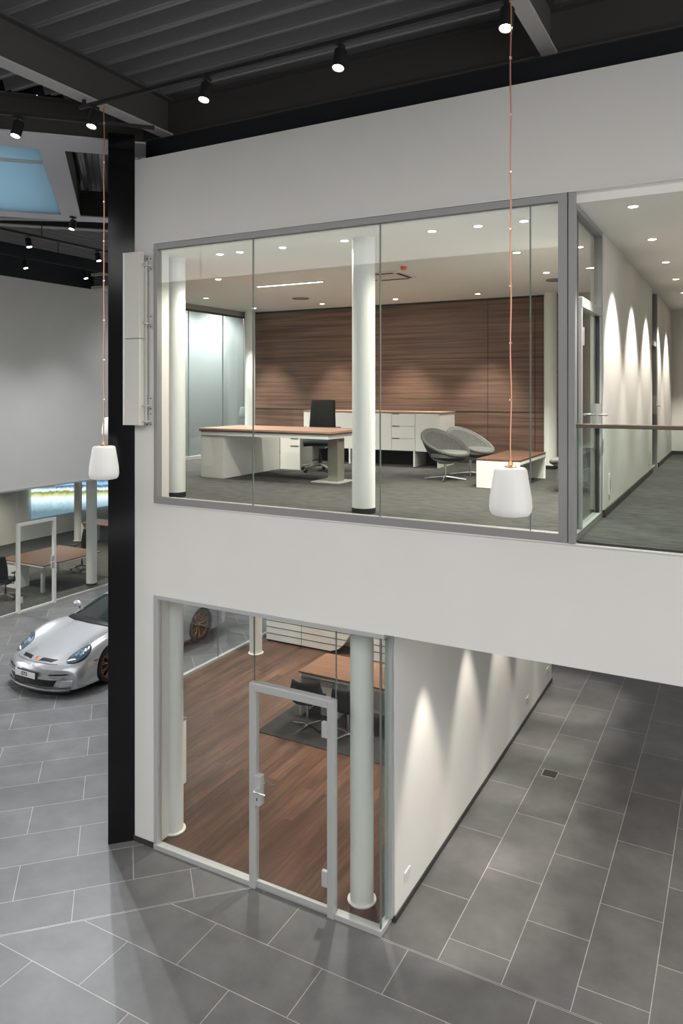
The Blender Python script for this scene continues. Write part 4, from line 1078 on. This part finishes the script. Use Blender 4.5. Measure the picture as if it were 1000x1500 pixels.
front_patch([(-.76, .085), (.76, .085), (.78, .125), (-.78, .125)], .03, 'lower_lip', 'car_black', solid=.02)
pl_ = front_patch([(-.26, .325), (.26, .325), (.26, .435), (-.26, .435)], .045, 'plate_holder', 'car_black', solid=.008)
pf = MB().box(-.25, -.004, -.05, .25, 0, .05).build('number_plate', 'plate', car, loc=(0, -.112, .382))
tc_ = bpy.data.curves.new('plate_lettering', 'FONT'); tc_.body = 'GT3'; tc_.size = .085; tc_.align_x = 'CENTER'; tc_.align_y = 'CENTER'; tc_.extrude = .001; tc_.offset = .003
tc_.materials.append(M['black_mat'])
to = bpy.data.objects.new('tmp', tc_); COL.objects.link(to); bpy.context.view_layer.update()
me_ = bpy.data.meshes.new_from_object(to.evaluated_get(bpy.context.evaluated_depsgraph_get())); bpy.data.objects.remove(to)
to = bpy.data.objects.new('plate_lettering', me_); COL.objects.link(to); to.parent = pf; to.location = (-.02, -.006, 0); to.rotation_euler = (PI / 2, 0, 0)
# interior seen through glass, rear wing, rear lights
m = MB(); m.box(-.86, 4.18, 1.20, .86, 4.50, 1.225); [m.box(s * .87 - .012, 4.12, 1.10, s * .87 + .012, 4.52, 1.27) for s in (-1, 1)]; m.build('rear_wing', 'car_black', car, bevel=.004)
m = MB(); [m.tube([(s * .35, 4.05, .88), (s * .35, 4.12, 1.22), (s * .35, 4.25, 1.26), (s * .35, 4.30, 1.22)], .015, 6) for s in (-1, 1)]; m.build('wing_strut', 'car_black', car)
m = MB(); m.box(-.92, 1.42, .12, -.86, 3.1, .17); m.box(.86, 1.42, .12, .92, 3.1, .17); m.build('side_skirt', 'car_black', car)
m = MB(); m.box(.875, .60, .535, .93, .68, .545); m.build('side_marker', 'car_black', car)

# ------------------------------------------------------------------ LIGHT
wd_ = bpy.data.worlds.new('world'); SC.world = wd_; wd_.use_nodes = True
bg = wd_.node_tree.nodes['Background']; bg.inputs['Color'].default_value = (1.0, .985, .965, 1); bg.inputs['Strength'].default_value = 1.22

# ------------------------------------------------------------------ CAMERA
cam = bpy.data.cameras.new('camera'); co = bpy.data.objects.new('camera', cam); COL.objects.link(co)
cam.sensor_fit = 'HORIZONTAL'; cam.sensor_width = 24; cam.lens = 1080 / 1000 * 24
cam.shift_x = 0; cam.shift_y = -.179
co.location = (3.08, -6.47, 5.3); co.rotation_euler = (PI / 2, 0, math.radians(28.45))
cam.clip_start = .05; cam.clip_end = 200
SC.camera = co
SC.view_settings.view_transform = 'Standard'; SC.view_settings.look = 'None'; SC.view_settings.gamma = 1; SC.view_settings.exposure = 1.1
SC.view_settings.use_curve_mapping = False
SC.cycles.transparent_max_bounces = 32; SC.cycles.max_bounces = 8; SC.cycles.use_denoising = True
SC.cycles.sample_clamp_indirect = 4.
